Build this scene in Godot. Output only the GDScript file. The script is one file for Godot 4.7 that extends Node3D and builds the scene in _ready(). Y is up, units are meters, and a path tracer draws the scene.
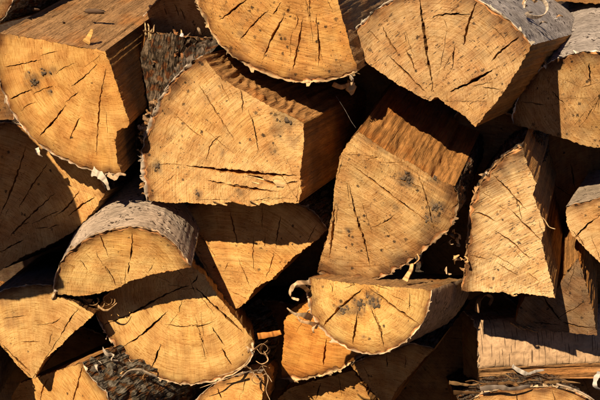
extends Node3D
# A stack of split birch firewood, seen close up in low warm sun.

const PU := 0.0012            # metres per unit of the traced outlines
const D0 := 1.4               # metres from the camera to the middle of the stack's front
const LOG_LEN := 265.0

var cam_frame := Transform3D()
var rng := RandomNumberGenerator.new()
var names_used := {}
var logs: Array[Node3D] = []
var M := {}
var nz := FastNoiseLite.new()
var nz2 := FastNoiseLite.new()
var nf := FastNoiseLite.new()

# ------------------------------------------------------------------ mesh builder
class MB:
	var v := PackedVector3Array()
	var uv := PackedVector2Array()
	var uv2 := PackedVector2Array()
	var col := PackedColorArray()
	var idx := PackedInt32Array()
	func add(p: Vector3, t: Vector2, t2: Vector2, c: Color) -> int:
		v.append(p); uv.append(t); uv2.append(t2); col.append(c)
		return v.size() - 1
	func tri(a: int, b: int, c: int, n: Vector3) -> void:
		var g := (v[b] - v[a]).cross(v[c] - v[a])
		if g.dot(n) < 0.0:
			idx.append(a); idx.append(b); idx.append(c)
		else:
			idx.append(a); idx.append(c); idx.append(b)
	func quad(a: int, b: int, c: int, d: int, n: Vector3) -> void:
		tri(a, b, c, n); tri(a, c, d, n)
	func commit(am: ArrayMesh, m: Material) -> void:
		if idx.is_empty(): return
		var nr := PackedVector3Array(); nr.resize(v.size())
		for k in range(0, idx.size(), 3):
			var a := idx[k]; var b := idx[k + 1]; var c := idx[k + 2]
			var g := (v[c] - v[a]).cross(v[b] - v[a])
			nr[a] += g; nr[b] += g; nr[c] += g
		for k in nr.size():
			nr[k] = nr[k].normalized() if nr[k].length_squared() > 0.0 else Vector3.UP
		var arr := []; arr.resize(Mesh.ARRAY_MAX)
		arr[Mesh.ARRAY_VERTEX] = v; arr[Mesh.ARRAY_NORMAL] = nr
		arr[Mesh.ARRAY_TEX_UV] = uv; arr[Mesh.ARRAY_TEX_UV2] = uv2
		arr[Mesh.ARRAY_COLOR] = col; arr[Mesh.ARRAY_INDEX] = idx
		am.add_surface_from_arrays(Mesh.PRIMITIVE_TRIANGLES, arr)
		am.surface_set_material(am.get_surface_count() - 1, m)

# ------------------------------------------------------------------ naming
func numbered(n: String) -> String:
	if not names_used.has(n):
		names_used[n] = 0
		return n
	names_used[n] += 1
	return "%s_%03d" % [n, names_used[n]]

func tag(o: Node, label: String, category: String, group := "") -> void:
	o.set_meta("label", label); o.set_meta("category", category)
	if group != "": o.set_meta("group", group)

func part(called: String, am: Mesh, parent: Node3D) -> MeshInstance3D:
	var o := MeshInstance3D.new()
	o.mesh = am
	var n := called; var k := 0
	while parent.has_node(n):
		k += 1; n = "%s_%03d" % [called, k]
	o.name = n
	parent.add_child(o, true)
	return o

# a point in the scene from a direction of the traced drawing and a height above the stack's front plane
func spot(px: float, py: float, z: float) -> Vector3:
	var d := D0 - z * PU
	var k := PU / D0 * d
	return Vector3((px - 300.0) * k, -(py - 200.0) * k, -d)

# ------------------------------------------------------------------ textures
func noise_bytes(w: int, h: int, freq: float, sd: int, oct := 4, kind := FastNoiseLite.TYPE_SIMPLEX_SMOOTH, to_w := 0, to_h := 0) -> PackedByteArray:
	var n := FastNoiseLite.new()
	n.noise_type = kind; n.seed = sd; n.frequency = freq; n.fractal_octaves = oct
	if oct <= 1: n.fractal_type = FastNoiseLite.FRACTAL_NONE
	var im := n.get_seamless_image(w, h)
	im.convert(Image.FORMAT_L8)
	if to_w > 0: im.resize(to_w, to_h, Image.INTERPOLATE_CUBIC)
	return im.get_data()

func tex(w: int, h: int, b: PackedByteArray, fmt := Image.FORMAT_RGB8) -> ImageTexture:
	return ImageTexture.create_from_image(Image.create_from_data(w, h, false, fmt, b))

func mat(called: String, rough: float) -> StandardMaterial3D:
	var m := StandardMaterial3D.new()
	m.resource_name = called
	m.roughness = rough; m.vertex_color_use_as_albedo = true
	m.metallic_specular = 0.3
	M[called] = m
	return m

func make_materials() -> void:
	var N := 1024
	# polar: rings along v, rays along u
	var ring_l := noise_bytes(16, N, 0.045, 11, 3, FastNoiseLite.TYPE_SIMPLEX_SMOOTH, N, N)
	var ray_l := noise_bytes(N, 24, 0.09, 12, 3, FastNoiseLite.TYPE_SIMPLEX_SMOOTH, N, N)
	var blot := noise_bytes(N, N, 0.006, 13, 4)
	var fine := noise_bytes(N, N, 0.28, 14, 2)
	var rb := PackedByteArray(); rb.resize(N * N * 3)
	for y in N:
		for x in N:
			var i := y * N + x
			var ph := float(y) / N * 22.0 + float(ring_l[i]) / 255.0 * 2.2 + float(blot[i]) / 255.0 * 1.1
			var f := ph - floorf(ph)
			var late := smoothstep(0.55, 0.93, f) * (1.0 - smoothstep(0.95, 1.0, f))
			late *= 0.35 + float(blot[(i + 300 * N) % (N * N)]) / 255.0
			var g := 1.0 - 0.21 * late - 0.08 * clampf((0.50 - float(ray_l[i]) / 255.0) * 2.0, 0.0, 1.0)
			var j := i * 3
			rb[j] = int(clampf(g + 0.015, 0, 1) * 255); rb[j + 1] = int(clampf(pow(g, 1.35) + 0.01, 0, 1) * 255); rb[j + 2] = int(clampf(pow(g, 1.9), 0, 1) * 255)
	var rings := tex(N, N, rb)
	# planar saw marks with specks of mould, three kinds
	for kind in 4:
		var lines := noise_bytes(12, N, [0.06, 0.04, 0.06, 0.075][kind], 21 + kind, 3, FastNoiseLite.TYPE_SIMPLEX_SMOOTH, N, N)
		var lines2 := noise_bytes(20, N, 0.24, 121 + kind, 2, FastNoiseLite.TYPE_SIMPLEX_SMOOTH, N, N)
		var grit := noise_bytes(N, N, 0.17, 131 + kind, 2)
		var cross := noise_bytes(N, 20, 0.2, 27 + kind, 2, FastNoiseLite.TYPE_SIMPLEX_SMOOTH, N, N)
		var bl := noise_bytes(N, N, 0.007, 31 + kind, 5)
		var sp := PackedFloat32Array(); sp.resize(N * N)
		rng.seed = 900 + kind
		var fleck := FastNoiseLite.new(); fleck.frequency = 0.09; fleck.seed = 70 + kind
		var big: int = [24, 100, 230, 130][kind]
		for k in big * 16:
			var px := rng.randi() % N; var py := rng.randi() % N
			if float(bl[py * N + px]) / 255.0 > rng.randf_range(0.35, 0.85): continue
			var rad := rng.randf_range(3.0, 10.5) if k % 16 == 0 else rng.randf_range(1.2, 2.9)
			var lng := 1.0
			if kind == 3 and k % 16 != 0: lng = rng.randf_range(2.0, 6.0)
			var dark := rng.randf_range(0.3, 0.9)
			var rx := int(rad * lng) + 2; var ry := int(rad) + 2
			for dy in range(-ry, ry + 1):
				for dx in range(-rx, rx + 1):
					var d := Vector2(dx / (rad * lng), dy / rad).length() + 0.8 * fleck.get_noise_2d(px + dx, py + dy)
					if d < 1.0:
						var i := ((py + dy + N) % N) * N + (px + dx + N) % N
						sp[i] = maxf(sp[i], dark * smoothstep(1.0, 0.55, d))
		var ab := PackedByteArray(); ab.resize(N * N * 3)
		var hb := PackedByteArray(); hb.resize(N * N)
		var line_amp: float = [0.09, 0.12, 0.17, 0.24][kind]
		for i in N * N:
			var L := float(lines[i]) / 255.0
			var c := float(cross[i]) / 255.0
			var b := float(bl[i]) / 255.0
			var fi := float(fine[i]) / 255.0
			var g: float = 0.92 + line_amp * (L - 0.5) + line_amp * 0.75 * (float(lines2[i]) / 255.0 - 0.5) + 0.20 * (b - 0.5) + 0.12 * (fi - 0.5) + 0.12 * (float(grit[i]) / 255.0 - 0.5) + 0.03 * (c - 0.5)
			var dk := sp[i]
			var j := i * 3
			ab[j] = int(clampf(lerpf(g + 0.02, 0.30, dk), 0, 1) * 255)
			ab[j + 1] = int(clampf(lerpf(g - 0.01 + 0.1 * (b - 0.5), 0.30, dk), 0, 1) * 255)
			ab[j + 2] = int(clampf(lerpf(g - 0.03 + 0.16 * (b - 0.5), 0.34, dk), 0, 1) * 255)
			hb[i] = int(clampf(0.5 + 0.45 * (L - 0.5) + 0.35 * (float(lines2[i]) / 255.0 - 0.5) + 0.08 * (fi - 0.5) + 0.06 * (c - 0.5) + 0.3 * (b - 0.5), 0, 1) * 255)
		var m := mat("end_grain_%d" % kind, 0.75)
		m.albedo_texture = tex(N, N, ab)
		m.heightmap_enabled = true; m.heightmap_texture = tex(N, N, hb, Image.FORMAT_L8); m.heightmap_scale = 0.06
		m.detail_enabled = true; m.detail_albedo = rings; m.detail_blend_mode = BaseMaterial3D.BLEND_MODE_MUL; m.detail_uv_layer = BaseMaterial3D.DETAIL_UV_2
	# split side grain: fibres along v
	var f1 := noise_bytes(N, 10, 0.05, 61, 4, FastNoiseLite.TYPE_SIMPLEX_SMOOTH, N, N)
	var f3 := noise_bytes(N, 26, 0.42, 65, 2, FastNoiseLite.TYPE_SIMPLEX_SMOOTH, N, N)
	var f2 := noise_bytes(N, 64, 0.3, 62, 3, FastNoiseLite.TYPE_SIMPLEX_SMOOTH, N, N)
	var fb := noise_bytes(N, N, 0.008, 63, 4)
	var fs := noise_bytes(N, N, 0.07, 64, 3)
	var ab := PackedByteArray(); ab.resize(N * N * 3)
	var hb := PackedByteArray(); hb.resize(N * N)
	for i in N * N:
		var a := float(f1[i]) / 255.0 - 0.5
		var b := float(f2[i]) / 255.0 - 0.5
		var c := float(fb[i]) / 255.0 - 0.5
		var s := smoothstep(0.74, 0.82, float(fs[i]) / 255.0)
		var d := float(f3[i]) / 255.0 - 0.5
		var g := 0.86 + 0.2 * a + 0.26 * b + 0.22 * c + 0.24 * d + 0.1 * (float(fine[i]) / 255.0 - 0.5)
		var j := i * 3
		ab[j] = int(clampf(lerpf(g + 0.02, 0.3, s * 0.5), 0, 1) * 255); ab[j + 1] = int(clampf(lerpf(g - 0.01, 0.28, s * 0.5), 0, 1) * 255); ab[j + 2] = int(clampf(lerpf(g - 0.04, 0.28, s * 0.5), 0, 1) * 255)
		hb[i] = int(clampf(0.5 + 0.45 * a + 0.5 * b + 0.1 * c + 0.4 * d, 0, 1) * 255)
	var m := mat("split_grain", 0.72)
	m.albedo_texture = tex(N, N, ab)
	m.heightmap_enabled = true; m.heightmap_texture = tex(N, N, hb, Image.FORMAT_L8); m.heightmap_scale = 0.2
	# birch bark: pale, with dark lenticels along u
	var lt := noise_bytes(40, N, 0.11, 71, 2, FastNoiseLite.TYPE_SIMPLEX, N, N)
	var lt2 := noise_bytes(100, N, 0.16, 74, 2, FastNoiseLite.TYPE_SIMPLEX, N, N)
	var bb := noise_bytes(N, N, 0.006, 72, 5)
	var bs := noise_bytes(N, N, 0.03, 73, 4)
	ab = PackedByteArray(); ab.resize(N * N * 3); hb = PackedByteArray(); hb.resize(N * N)
	for i in N * N:
		var l := smoothstep(0.70, 0.80, float(lt[i]) / 255.0) * 0.8
		l = maxf(l, smoothstep(0.72, 0.78, float(lt2[i]) / 255.0) * 0.6)
		var b := float(bb[i]) / 255.0
		var s := smoothstep(0.58, 0.72, float(bs[i]) / 255.0) * smoothstep(0.45, 0.65, b)
		var g := 0.86 + 0.2 * (b - 0.5) + 0.12 * (float(fine[i]) / 255.0 - 0.5) + 0.2 * (float(bs[i]) / 255.0 - 0.5)
		var dk := maxf(l * 0.8, s * 0.85)
		var j := i * 3
		ab[j] = int(clampf(lerpf(g, 0.26, dk), 0, 1) * 255); ab[j + 1] = int(clampf(lerpf(g - 0.03, 0.23, dk), 0, 1) * 255); ab[j + 2] = int(clampf(lerpf(g - 0.06, 0.21, dk), 0, 1) * 255)
		hb[i] = int(clampf(0.5 - 0.2 * l + 0.3 * s + 0.3 * (float(bs[i]) / 255.0 - 0.5) + 0.15 * (float(fine[i]) / 255.0 - 0.5), 0, 1) * 255)
	m = mat("birch_bark", 0.62)
	m.albedo_texture = tex(N, N, ab)
	m.heightmap_enabled = true; m.heightmap_texture = tex(N, N, hb, Image.FORMAT_L8); m.heightmap_scale = 0.15
	# smooth pale bark with a few long lenticels along u
	lt = noise_bytes(56, N, 0.06, 171, 1, FastNoiseLite.TYPE_SIMPLEX, N, N)
	lt2 = noise_bytes(100, N, 0.16, 74, 2, FastNoiseLite.TYPE_SIMPLEX, N, N)
	bb = noise_bytes(N, N, 0.006, 72, 5)
	bs = noise_bytes(N, N, 0.03, 173, 4)
	ab = PackedByteArray(); ab.resize(N * N * 3); hb = PackedByteArray(); hb.resize(N * N)
	for i in N * N:
		var l := smoothstep(0.86, 0.93, float(lt[i]) / 255.0) * 0.8
		l = maxf(l, smoothstep(0.9, 0.96, float(lt2[i]) / 255.0) * 0.4)
		var b := float(bb[i]) / 255.0
		var s := 0.25 * smoothstep(0.62, 0.8, float(bs[i]) / 255.0) * smoothstep(0.45, 0.65, b)
		var g := 0.86 + 0.2 * (b - 0.5) + 0.12 * (float(fine[i]) / 255.0 - 0.5) + 0.2 * (float(bs[i]) / 255.0 - 0.5)
		var dk := maxf(l * 0.8, s * 0.85)
		var j := i * 3
		ab[j] = int(clampf(lerpf(g, 0.26, dk), 0, 1) * 255); ab[j + 1] = int(clampf(lerpf(g - 0.03, 0.23, dk), 0, 1) * 255); ab[j + 2] = int(clampf(lerpf(g - 0.06, 0.21, dk), 0, 1) * 255)
		hb[i] = int(clampf(0.5 - 0.2 * l + 0.3 * s + 0.3 * (float(bs[i]) / 255.0 - 0.5) + 0.15 * (float(fine[i]) / 255.0 - 0.5), 0, 1) * 255)
	m = mat("pale_bark", 0.6)
	m.albedo_texture = tex(N, N, ab)
	m.heightmap_enabled = true; m.heightmap_texture = tex(N, N, hb, Image.FORMAT_L8); m.heightmap_scale = 0.15
	# rough bark: furrowed plates, patches of grey and brown
	var r1 := noise_bytes(N, 110, 0.02, 81, 5, FastNoiseLite.TYPE_SIMPLEX_SMOOTH, N, N)
	var r2 := noise_bytes(N, N, 0.018, 82, 5)
	var r3 := noise_bytes(N, 300, 0.09, 83, 5, FastNoiseLite.TYPE_SIMPLEX_SMOOTH, N, N)
	ab = PackedByteArray(); ab.resize(N * N * 3); hb = PackedByteArray(); hb.resize(N * N)
	for i in N * N:
		var a := float(r1[i]) / 255.0
		var ridge := maxf(0.0, 1.0 - absf(a - 0.5) * 7.0)
		var b := float(r2[i]) / 255.0
		var c := float(r3[i]) / 255.0
		var w := smoothstep(0.56, 0.66, b + 0.25 * (c - 0.5))
		var g := 0.55 - 0.30 * ridge + 0.5 * (c - 0.5) + 0.3 * (b - 0.5) + 0.12 * (float(fine[i]) / 255.0 - 0.5)
		var warm := smoothstep(0.5, 0.3, b) * 0.16
		var j := i * 3
		ab[j] = int(clampf(lerpf(g + warm, 0.85, w * 0.4), 0.05, 1) * 255); ab[j + 1] = int(clampf(lerpf(g - 0.02, 0.83, w * 0.4), 0.05, 1) * 255); ab[j + 2] = int(clampf(lerpf(g - 0.05 - warm * 0.8, 0.82, w * 0.4), 0.04, 1) * 255)
		hb[i] = int(clampf(0.55 - 0.4 * ridge + 0.5 * (c - 0.5) + 0.4 * (b - 0.5), 0, 1) * 255)
	m = mat("rough_bark", 0.85)
	m.albedo_texture = tex(N, N, ab)
	m.heightmap_enabled = true; m.heightmap_texture = tex(N, N, hb, Image.FORMAT_L8); m.heightmap_scale = 0.4
	# plain vertex-coloured stuff for rims, shavings, crumbs
	m = mat("rim", 0.8)
	m = mat("paper_bark", 0.55)
	m.backlight_enabled = true; m.backlight = Color(0.25, 0.2, 0.14)
	m = mat("soil", 0.95)
	m.albedo_texture = M["rough_bark"].albedo_texture; m.uv1_scale = Vector3(30, 30, 30)

# ------------------------------------------------------------------ one log
# L: z height of the face's middle, axis [x, y] per unit of depth, segs [[kind, [x, y, ...], {options}], ...], pith, cracks, look
func lin(r: float, g: float, b: float) -> Color: return Color(r, g, b)

const FRESH := Color(0.68, 0.44, 0.165)
const WEATHER := Color(0.44, 0.235, 0.085)

func catmull(a: Vector2, b: Vector2, c: Vector2, d: Vector2, t: float) -> Vector2:
	return 0.5 * (2.0 * b + (c - a) * t + (2.0 * a - 5.0 * b + 4.0 * c - d) * t * t + (3.0 * b - a - 3.0 * c + d) * t * t * t)

func make_log(L: Dictionary) -> Node3D:
	var sd: int = hash(L.label) % 1000
	rng.seed = sd + 7
	var root := Node3D.new()
	root.name = numbered(L.get("name", "split_log"))
	add_child(root)
	tag(root, L.label, "log", L.get("group", "split birch logs in the firewood stack"))
	# frame
	var axis := Vector3(L.axis[0], L.axis[1], -1.0) if L.axis.size() == 2 else Vector3(L.axis[0], L.axis[1], L.axis[2])
	axis = axis.normalized()
	var bz := -axis
	var by := (Vector3.UP - bz * Vector3.UP.dot(bz)).normalized()
	var bx := by.cross(bz)
	var cx := 0.0; var cy := 0.0; var cn := 0
	for s in L.segs:
		for k in range(0, s[1].size(), 2):
			cx += s[1][k]; cy += s[1][k + 1]; cn += 1
	var c: Vector3
	var local: bool = L.has("at")
	if local: c = spot(L.at[0], L.at[1], L.z)
	else: c = spot(cx / cn, cy / cn, L.z)
	var frame := Transform3D(Basis(bx, by, bz), c)
	root.transform = cam_frame * frame
	var flat := func(px: float, py: float) -> Vector2:
		if local: return Vector2(px, py)
		var d := Vector3((px - 300.0) * PU / D0, -(py - 200.0) * PU / D0, -1.0)
		var p := d * (c.dot(bz) / d.dot(bz)) - c
		return Vector2(p.dot(bx), p.dot(by)) / PU
	# outline
	var P := PackedVector2Array(); var kind := PackedInt32Array(); var seg_of := PackedInt32Array()
	var segs: Array = L.segs
	var ns := segs.size()
	for si in ns:
		var pts := PackedVector2Array()
		for k in range(0, segs[si][1].size(), 2): pts.append(flat.call(segs[si][1][k], segs[si][1][k + 1]))
		pts.append(flat.call(segs[(si + 1) % ns][1][0], segs[(si + 1) % ns][1][1]))
		var bark: bool = segs[si][0] == "B"
		var n := pts.size()
		for k in n - 1:
			var a := pts[maxi(k - 1, 0)]; var b := pts[k]; var d := pts[k + 1]; var e := pts[mini(k + 2, n - 1)]
			var steps := maxi(1, roundi(b.distance_to(d) / (2.0 if bark else 1.25)))
			var perp := (d - b).orthogonal().normalized()
			for t in steps:
				var f := float(t) / steps
				var q := catmull(a, b, d, e, f) if bark else b.lerp(d, f)
				if not (k == 0 and t == 0):
					var amp := 0.9 if bark else 1.0
					q += perp * amp * (nf.get_noise_2d(q.x * 2.6 + sd * 9.0, q.y * 2.6) + (0.35 if bark else 0.7) * nf.get_noise_2d(q.x * 8.0, q.y * 8.0 + sd))
				P.append(q); kind.append(1 if bark else 0); seg_of.append(si)
	var np := P.size()
	var area := 0.0
	for k in np: area += P[k].cross(P[(k + 1) % np])
	var sgn := 1.0 if area > 0.0 else -1.0
	var nrm := PackedVector2Array(); nrm.resize(np)
	for k in np:
		var t := P[(k + 1) % np] - P[(k + np - 1) % np]
		nrm[k] = -t.orthogonal().normalized() * -sgn
	# make sure the normals point out
	var out_test := 0
	for k in range(0, np, 7):
		if not Geometry2D.is_point_in_polygon(P[k] + nrm[k] * 0.7, P): out_test += 1
		else: out_test -= 1
	if out_test < 0:
		for k in np: nrm[k] = -nrm[k]
	# wood outline (inside the bark)
	var bw: float = L.get("bw", 2.8)
	var W := P.duplicate()
	for k in np:
		var near := 99
		if kind[k] == 1 or kind[(k + np - 1) % np] == 1:
			for o in range(0, 5):
				if kind[(k + o) % np] == 0 or kind[(k - o - 1 + np) % np] == 0: near = mini(near, o)
			var th := bw * (0.75 + 1.1 * nf.get_noise_2d(P[k].x * 1.1 + 77.0, P[k].y * 1.1))
			th *= minf(1.0, 0.25 + 0.25 * near)
			W[k] = P[k] - nrm[k] * maxf(th, 0.4)
	# cracks
	var crack_polys: Array[PackedVector2Array] = []
	var crack_sides := []
	var boxes: Array[Rect2] = []
	for grp in L.get("cracks", []):
		var o: Array = grp[0]
		for ck in grp[1]:
			var w: float = ck[0]
			var cp := PackedVector2Array()
			for k in range(1, ck.size(), 2): cp.append(flat.call(o[0] + ck[k] * o[2], o[1] + ck[k + 1] * o[2]))
			add_crack(cp, w, W, crack_polys, crack_sides, boxes)
	var pith: Vector2 = flat.call(L.pith[0], L.pith[1])
	# a few hairline checks that follow the rays
	var ctr := Vector2.ZERO
	for q in P: ctr += q
	ctr /= np
	for k in int(L.get("hair", 10)):
		var q: Vector2 = P[rng.randi() % np].lerp(pith, rng.randf_range(0.15, 0.8))
		var dir := (pith - q).normalized().rotated(rng.randf_range(-0.12, 0.12))
		var ln := rng.randf_range(10, 48)
		add_crack(PackedVector2Array([q, q + dir * ln * 0.5 + dir.orthogonal() * rng.randf_range(-1, 1), q + dir * ln]), rng.randf_range(0.55, 0.95), W, crack_polys, crack_sides, boxes)
	# face triangulation
	var pts := PackedVector2Array(W)
	var first_inner := pts.size()
	for s in crack_sides:
		for q in s.pts: pts.append(q)
	var first_grid := pts.size()
	var lo := P[0]; var hi := P[0]
	for q in P: lo = lo.min(q); hi = hi.max(q)
	var step := 3.3
	var y := lo.y
	var row := 0
	while y < hi.y:
		var x := lo.x + (step * 0.5 if row % 2 else 0.0)
		while x < hi.x:
			var q := Vector2(x + rng.randf_range(-0.7, 0.7), y + rng.randf_range(-0.7, 0.7))
			x += step
			if not Geometry2D.is_point_in_polygon(q, W): continue
			var ok := true
			for ci in crack_polys.size():
				if not boxes[ci].has_point(q): continue
				if Geometry2D.is_point_in_polygon(q, crack_polys[ci]): ok = false; break
				for m in crack_polys[ci]:
					if m.distance_squared_to(q) < 2.6: ok = false; break
				if not ok: break
			if ok: pts.append(q)
		y += step * 0.87
		row += 1
	# drop doubles
	var used := {}
	var upts := PackedVector2Array()
	for q in pts:
		var key := Vector2i(roundi(q.x * 12.0), roundi(q.y * 12.0))
		if used.has(key): continue
		used[key] = true
		upts.append(q)
	var tris := Geometry2D.triangulate_delaunay(upts)
	var fb := MB.new()
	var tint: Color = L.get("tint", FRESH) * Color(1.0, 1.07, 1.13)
	var mould: float = L.get("mould", 0.0)
	var saw: float = deg_to_rad(L.get("saw", 20.0))
	var base_dir := (ctr - pith)
	var base_ang := base_dir.angle()
	var rimw: float = L.get("rimw", 5.0)
	var bark_pts := PackedVector2Array()
	for k in range(0, np, 2):
		if kind[k] == 1: bark_pts.append(P[k])
	var stains := []
	for s in L.get("stains", []):
		stains.append([flat.call(s[0], s[1]), s[2] * 1.25, s[3]])
	var shade := func(q: Vector2) -> Color:
		var e := 1e9
		for b in bark_pts: e = minf(e, b.distance_squared_to(q))
		e = sqrt(e)
		var a := nz.get_noise_2d(q.x * 0.9 + sd * 31.0, q.y * 0.9)
		var b2 := nz2.get_noise_2d(q.x * 2.5 + sd * 17.0, q.y * 2.5)
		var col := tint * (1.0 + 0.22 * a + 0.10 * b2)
		# heart of the log is a little more orange, sapwood paler
		var warm := smoothstep(0.1, 0.6, nz.get_noise_2d(q.x * 0.6 - sd * 11.0, q.y * 0.6 + 50.0))
		col = col.lerp(Color(col.r * 0.96, col.g * 0.84, col.b * 0.66), warm * 0.7)
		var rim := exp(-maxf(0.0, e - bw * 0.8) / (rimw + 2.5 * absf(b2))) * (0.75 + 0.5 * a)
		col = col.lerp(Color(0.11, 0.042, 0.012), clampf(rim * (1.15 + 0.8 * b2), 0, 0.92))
		var g := mould * smoothstep(0.0, 0.5, b2 + 0.35 * a) * 0.6
		for s in stains:
			var d: float = q.distance_to(s[0]) / s[1] + 0.6 * nz2.get_noise_2d(q.x * 6.0 + 9.0, q.y * 6.0)
			g = maxf(g, s[2] * (1.0 - smoothstep(0.45, 1.0, d)))
		col = col.lerp(Color(0.12, 0.095, 0.07), clampf(g, 0, 0.9))
		col.a = 1.0
		return col
	for q in upts:
		var zz := 1.3 * nz.get_noise_2d(q.x * 1.2 + sd, q.y * 1.2) + 0.5 * nf.get_noise_2d(q.x * 1.6, q.y * 1.6 + sd)
		var r := q - pith
		var ang := wrapf(r.angle() - base_ang, -PI, PI)
		var t2 := Vector2(ang * 0.7 + sd * 0.13, r.length() / 110.0)
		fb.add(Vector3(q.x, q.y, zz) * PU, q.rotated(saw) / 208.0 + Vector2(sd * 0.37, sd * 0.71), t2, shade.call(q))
	for k in range(0, tris.size(), 3):
		var a := upts[tris[k]]; var b := upts[tris[k + 1]]; var d := upts[tris[k + 2]]
		var m := (a + b + d) / 3.0
		if not Geometry2D.is_point_in_polygon(m, W): continue
		var inside := false
		for ci in crack_polys.size():
			if boxes[ci].has_point(m) and Geometry2D.is_point_in_polygon(m, crack_polys[ci]): inside = true; break
		if inside: continue
		fb.tri(tris[k], tris[k + 1], tris[k + 2], Vector3(0, 0, 1))
	# crack walls
	for s in crack_sides:
		var sp: PackedVector2Array = s.pts; var sm: PackedVector2Array = s.mid; var dp: float = s.depth
		var pa := -1; var pb := -1
		for k in sp.size():
			var q := sp[k]
			var zz := 1.3 * nz.get_noise_2d(q.x * 1.2 + sd, q.y * 1.2) + 0.5 * nf.get_noise_2d(q.x * 1.6, q.y * 1.6 + sd)
			var cc := tint * Color(0.85, 0.72, 0.55)
			var a := fb.add(Vector3(q.x, q.y, zz) * PU, q / 208.0, Vector2(0.3, k * 0.02), cc)
			var b := fb.add(Vector3(lerpf(q.x, sm[k].x, 0.93), lerpf(q.y, sm[k].y, 0.93), zz - dp) * PU, q / 208.0 + Vector2(0.06, 0), Vector2(0.33, k * 0.02), cc)
			if k > 0: fb.quad(pa, a, b, pb, Vector3(sm[k].x - q.x, sm[k].y - q.y, 0.05))
			pa = a; pb = b
	var length: float = L.get("len", LOG_LEN)
	var am := ArrayMesh.new()
	fb.commit(am, M["end_grain_%d" % int(L.get("grain", 1))])
	part("end_face", am, root)
	# the far end
	var back := Geometry2D.triangulate_polygon(P)
	var kb := MB.new()
	for q in P: kb.add(Vector3(q.x, q.y, -length) * PU, q / 208.0, q / 110.0, tint * 0.8)
	for k in range(0, back.size(), 3): kb.tri(back[k], back[k + 1], back[k + 2], Vector3(0, 0, -1))
	am = ArrayMesh.new()
	kb.commit(am, M["end_grain_1"])
	part("far_end", am, root)
	# sides: one part for each split face and for each stretch of bark
	var ts := PackedFloat32Array()
	var tt := 0.0
	while tt < length:
		ts.append(tt)
		tt += 1.0 if tt < 2.0 else (2.5 if tt < 60.0 else (5.0 if tt < 130.0 else 14.0))
	ts.append(length)
	for si in ns:
		var is_bark: bool = segs[si][0] == "B"
		var opt: Dictionary = segs[si][2] if segs[si].size() > 2 else {}
		var ids := PackedInt32Array()
		for k in np:
			if seg_of[k] == si: ids.append(k)
		ids.append((ids[ids.size() - 1] + 1) % np)
		am = ArrayMesh.new()
		if is_bark: bark_side(am, L, opt, P, W, nrm, ids, ts, sd)
		else: split_side(am, L, opt, P, nrm, ids, ts, sd)
		part("bark" if is_bark else "split_face", am, root)
	return root

func add_crack(cp: PackedVector2Array, w: float, W: PackedVector2Array, polys: Array[PackedVector2Array], sides: Array, boxes: Array[Rect2]) -> void:
	# dense middle line with a wander
	var mid := PackedVector2Array()
	for k in cp.size() - 1:
		var n := maxi(2, roundi(cp[k].distance_to(cp[k + 1]) / 1.7))
		for t in n: mid.append(catmull(cp[maxi(k - 1, 0)], cp[k], cp[k + 1], cp[mini(k + 2, cp.size() - 1)], float(t) / n))
	mid.append(cp[cp.size() - 1])
	var n := mid.size()
	var so := rng.randf() * 500.0
	var lft := PackedVector2Array(); var rgt := PackedVector2Array(); var mm := PackedVector2Array()
	for k in n:
		var d := (mid[mini(k + 1, n - 1)] - mid[maxi(k - 1, 0)]).normalized().orthogonal()
		var f := float(k) / (n - 1)
		var q := mid[k] + d * (0.8 * nf.get_noise_2d(k * 5.0 + so, 3.0) + 0.5 * nf.get_noise_2d(k * 14.0 + so, 9.0))
		var hw := w * 0.36 * pow(sin(PI * clampf(f * 0.96 + 0.02, 0, 1)), 0.8) * (1.0 + 0.9 * nf.get_noise_2d(k * 3.0 + so, 40.0))
		if k == 0 or k == n - 1: hw = 0.12
		hw = maxf(hw, 0.12)
		mm.append(q); lft.append(q + d * hw); rgt.append(q - d * hw)
	# keep what lies inside the face
	var keep := 0
	for k in n:
		if Geometry2D.is_point_in_polygon(lft[k], W) and Geometry2D.is_point_in_polygon(rgt[k], W): keep += 1
	if keep < n:
		var l2 := PackedVector2Array(); var r2 := PackedVector2Array(); var m2 := PackedVector2Array()
		for k in n:
			if Geometry2D.is_point_in_polygon(lft[k], W) and Geometry2D.is_point_in_polygon(rgt[k], W):
				l2.append(lft[k]); r2.append(rgt[k]); m2.append(mm[k])
			elif l2.size() > 3: break
			else:
				l2.clear(); r2.clear(); m2.clear()
		lft = l2; rgt = r2; mm = m2
	if lft.size() < 4: return
	# not across another crack
	for o in polys.size():
		for k in lft.size():
			if boxes[o].has_point(mm[k]) and Geometry2D.is_point_in_polygon(mm[k], polys[o]):
				if k > lft.size() / 2:
					lft = lft.slice(0, k - 1); rgt = rgt.slice(0, k - 1); mm = mm.slice(0, k - 1)
					break
		if lft.size() < 4: return
	var poly := PackedVector2Array(lft)
	for k in range(rgt.size() - 1, -1, -1): poly.append(rgt[k])
	var bx := Rect2(poly[0], Vector2.ZERO)
	for q in poly: bx = bx.expand(q)
	polys.append(poly); boxes.append(bx.grow(2.0))
	var dp := clampf(w * 8.0, 6.0, 24.0)
	sides.append({"pts": lft, "mid": mm, "depth": dp})
	sides.append({"pts": rgt, "mid": mm, "depth": dp})

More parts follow.
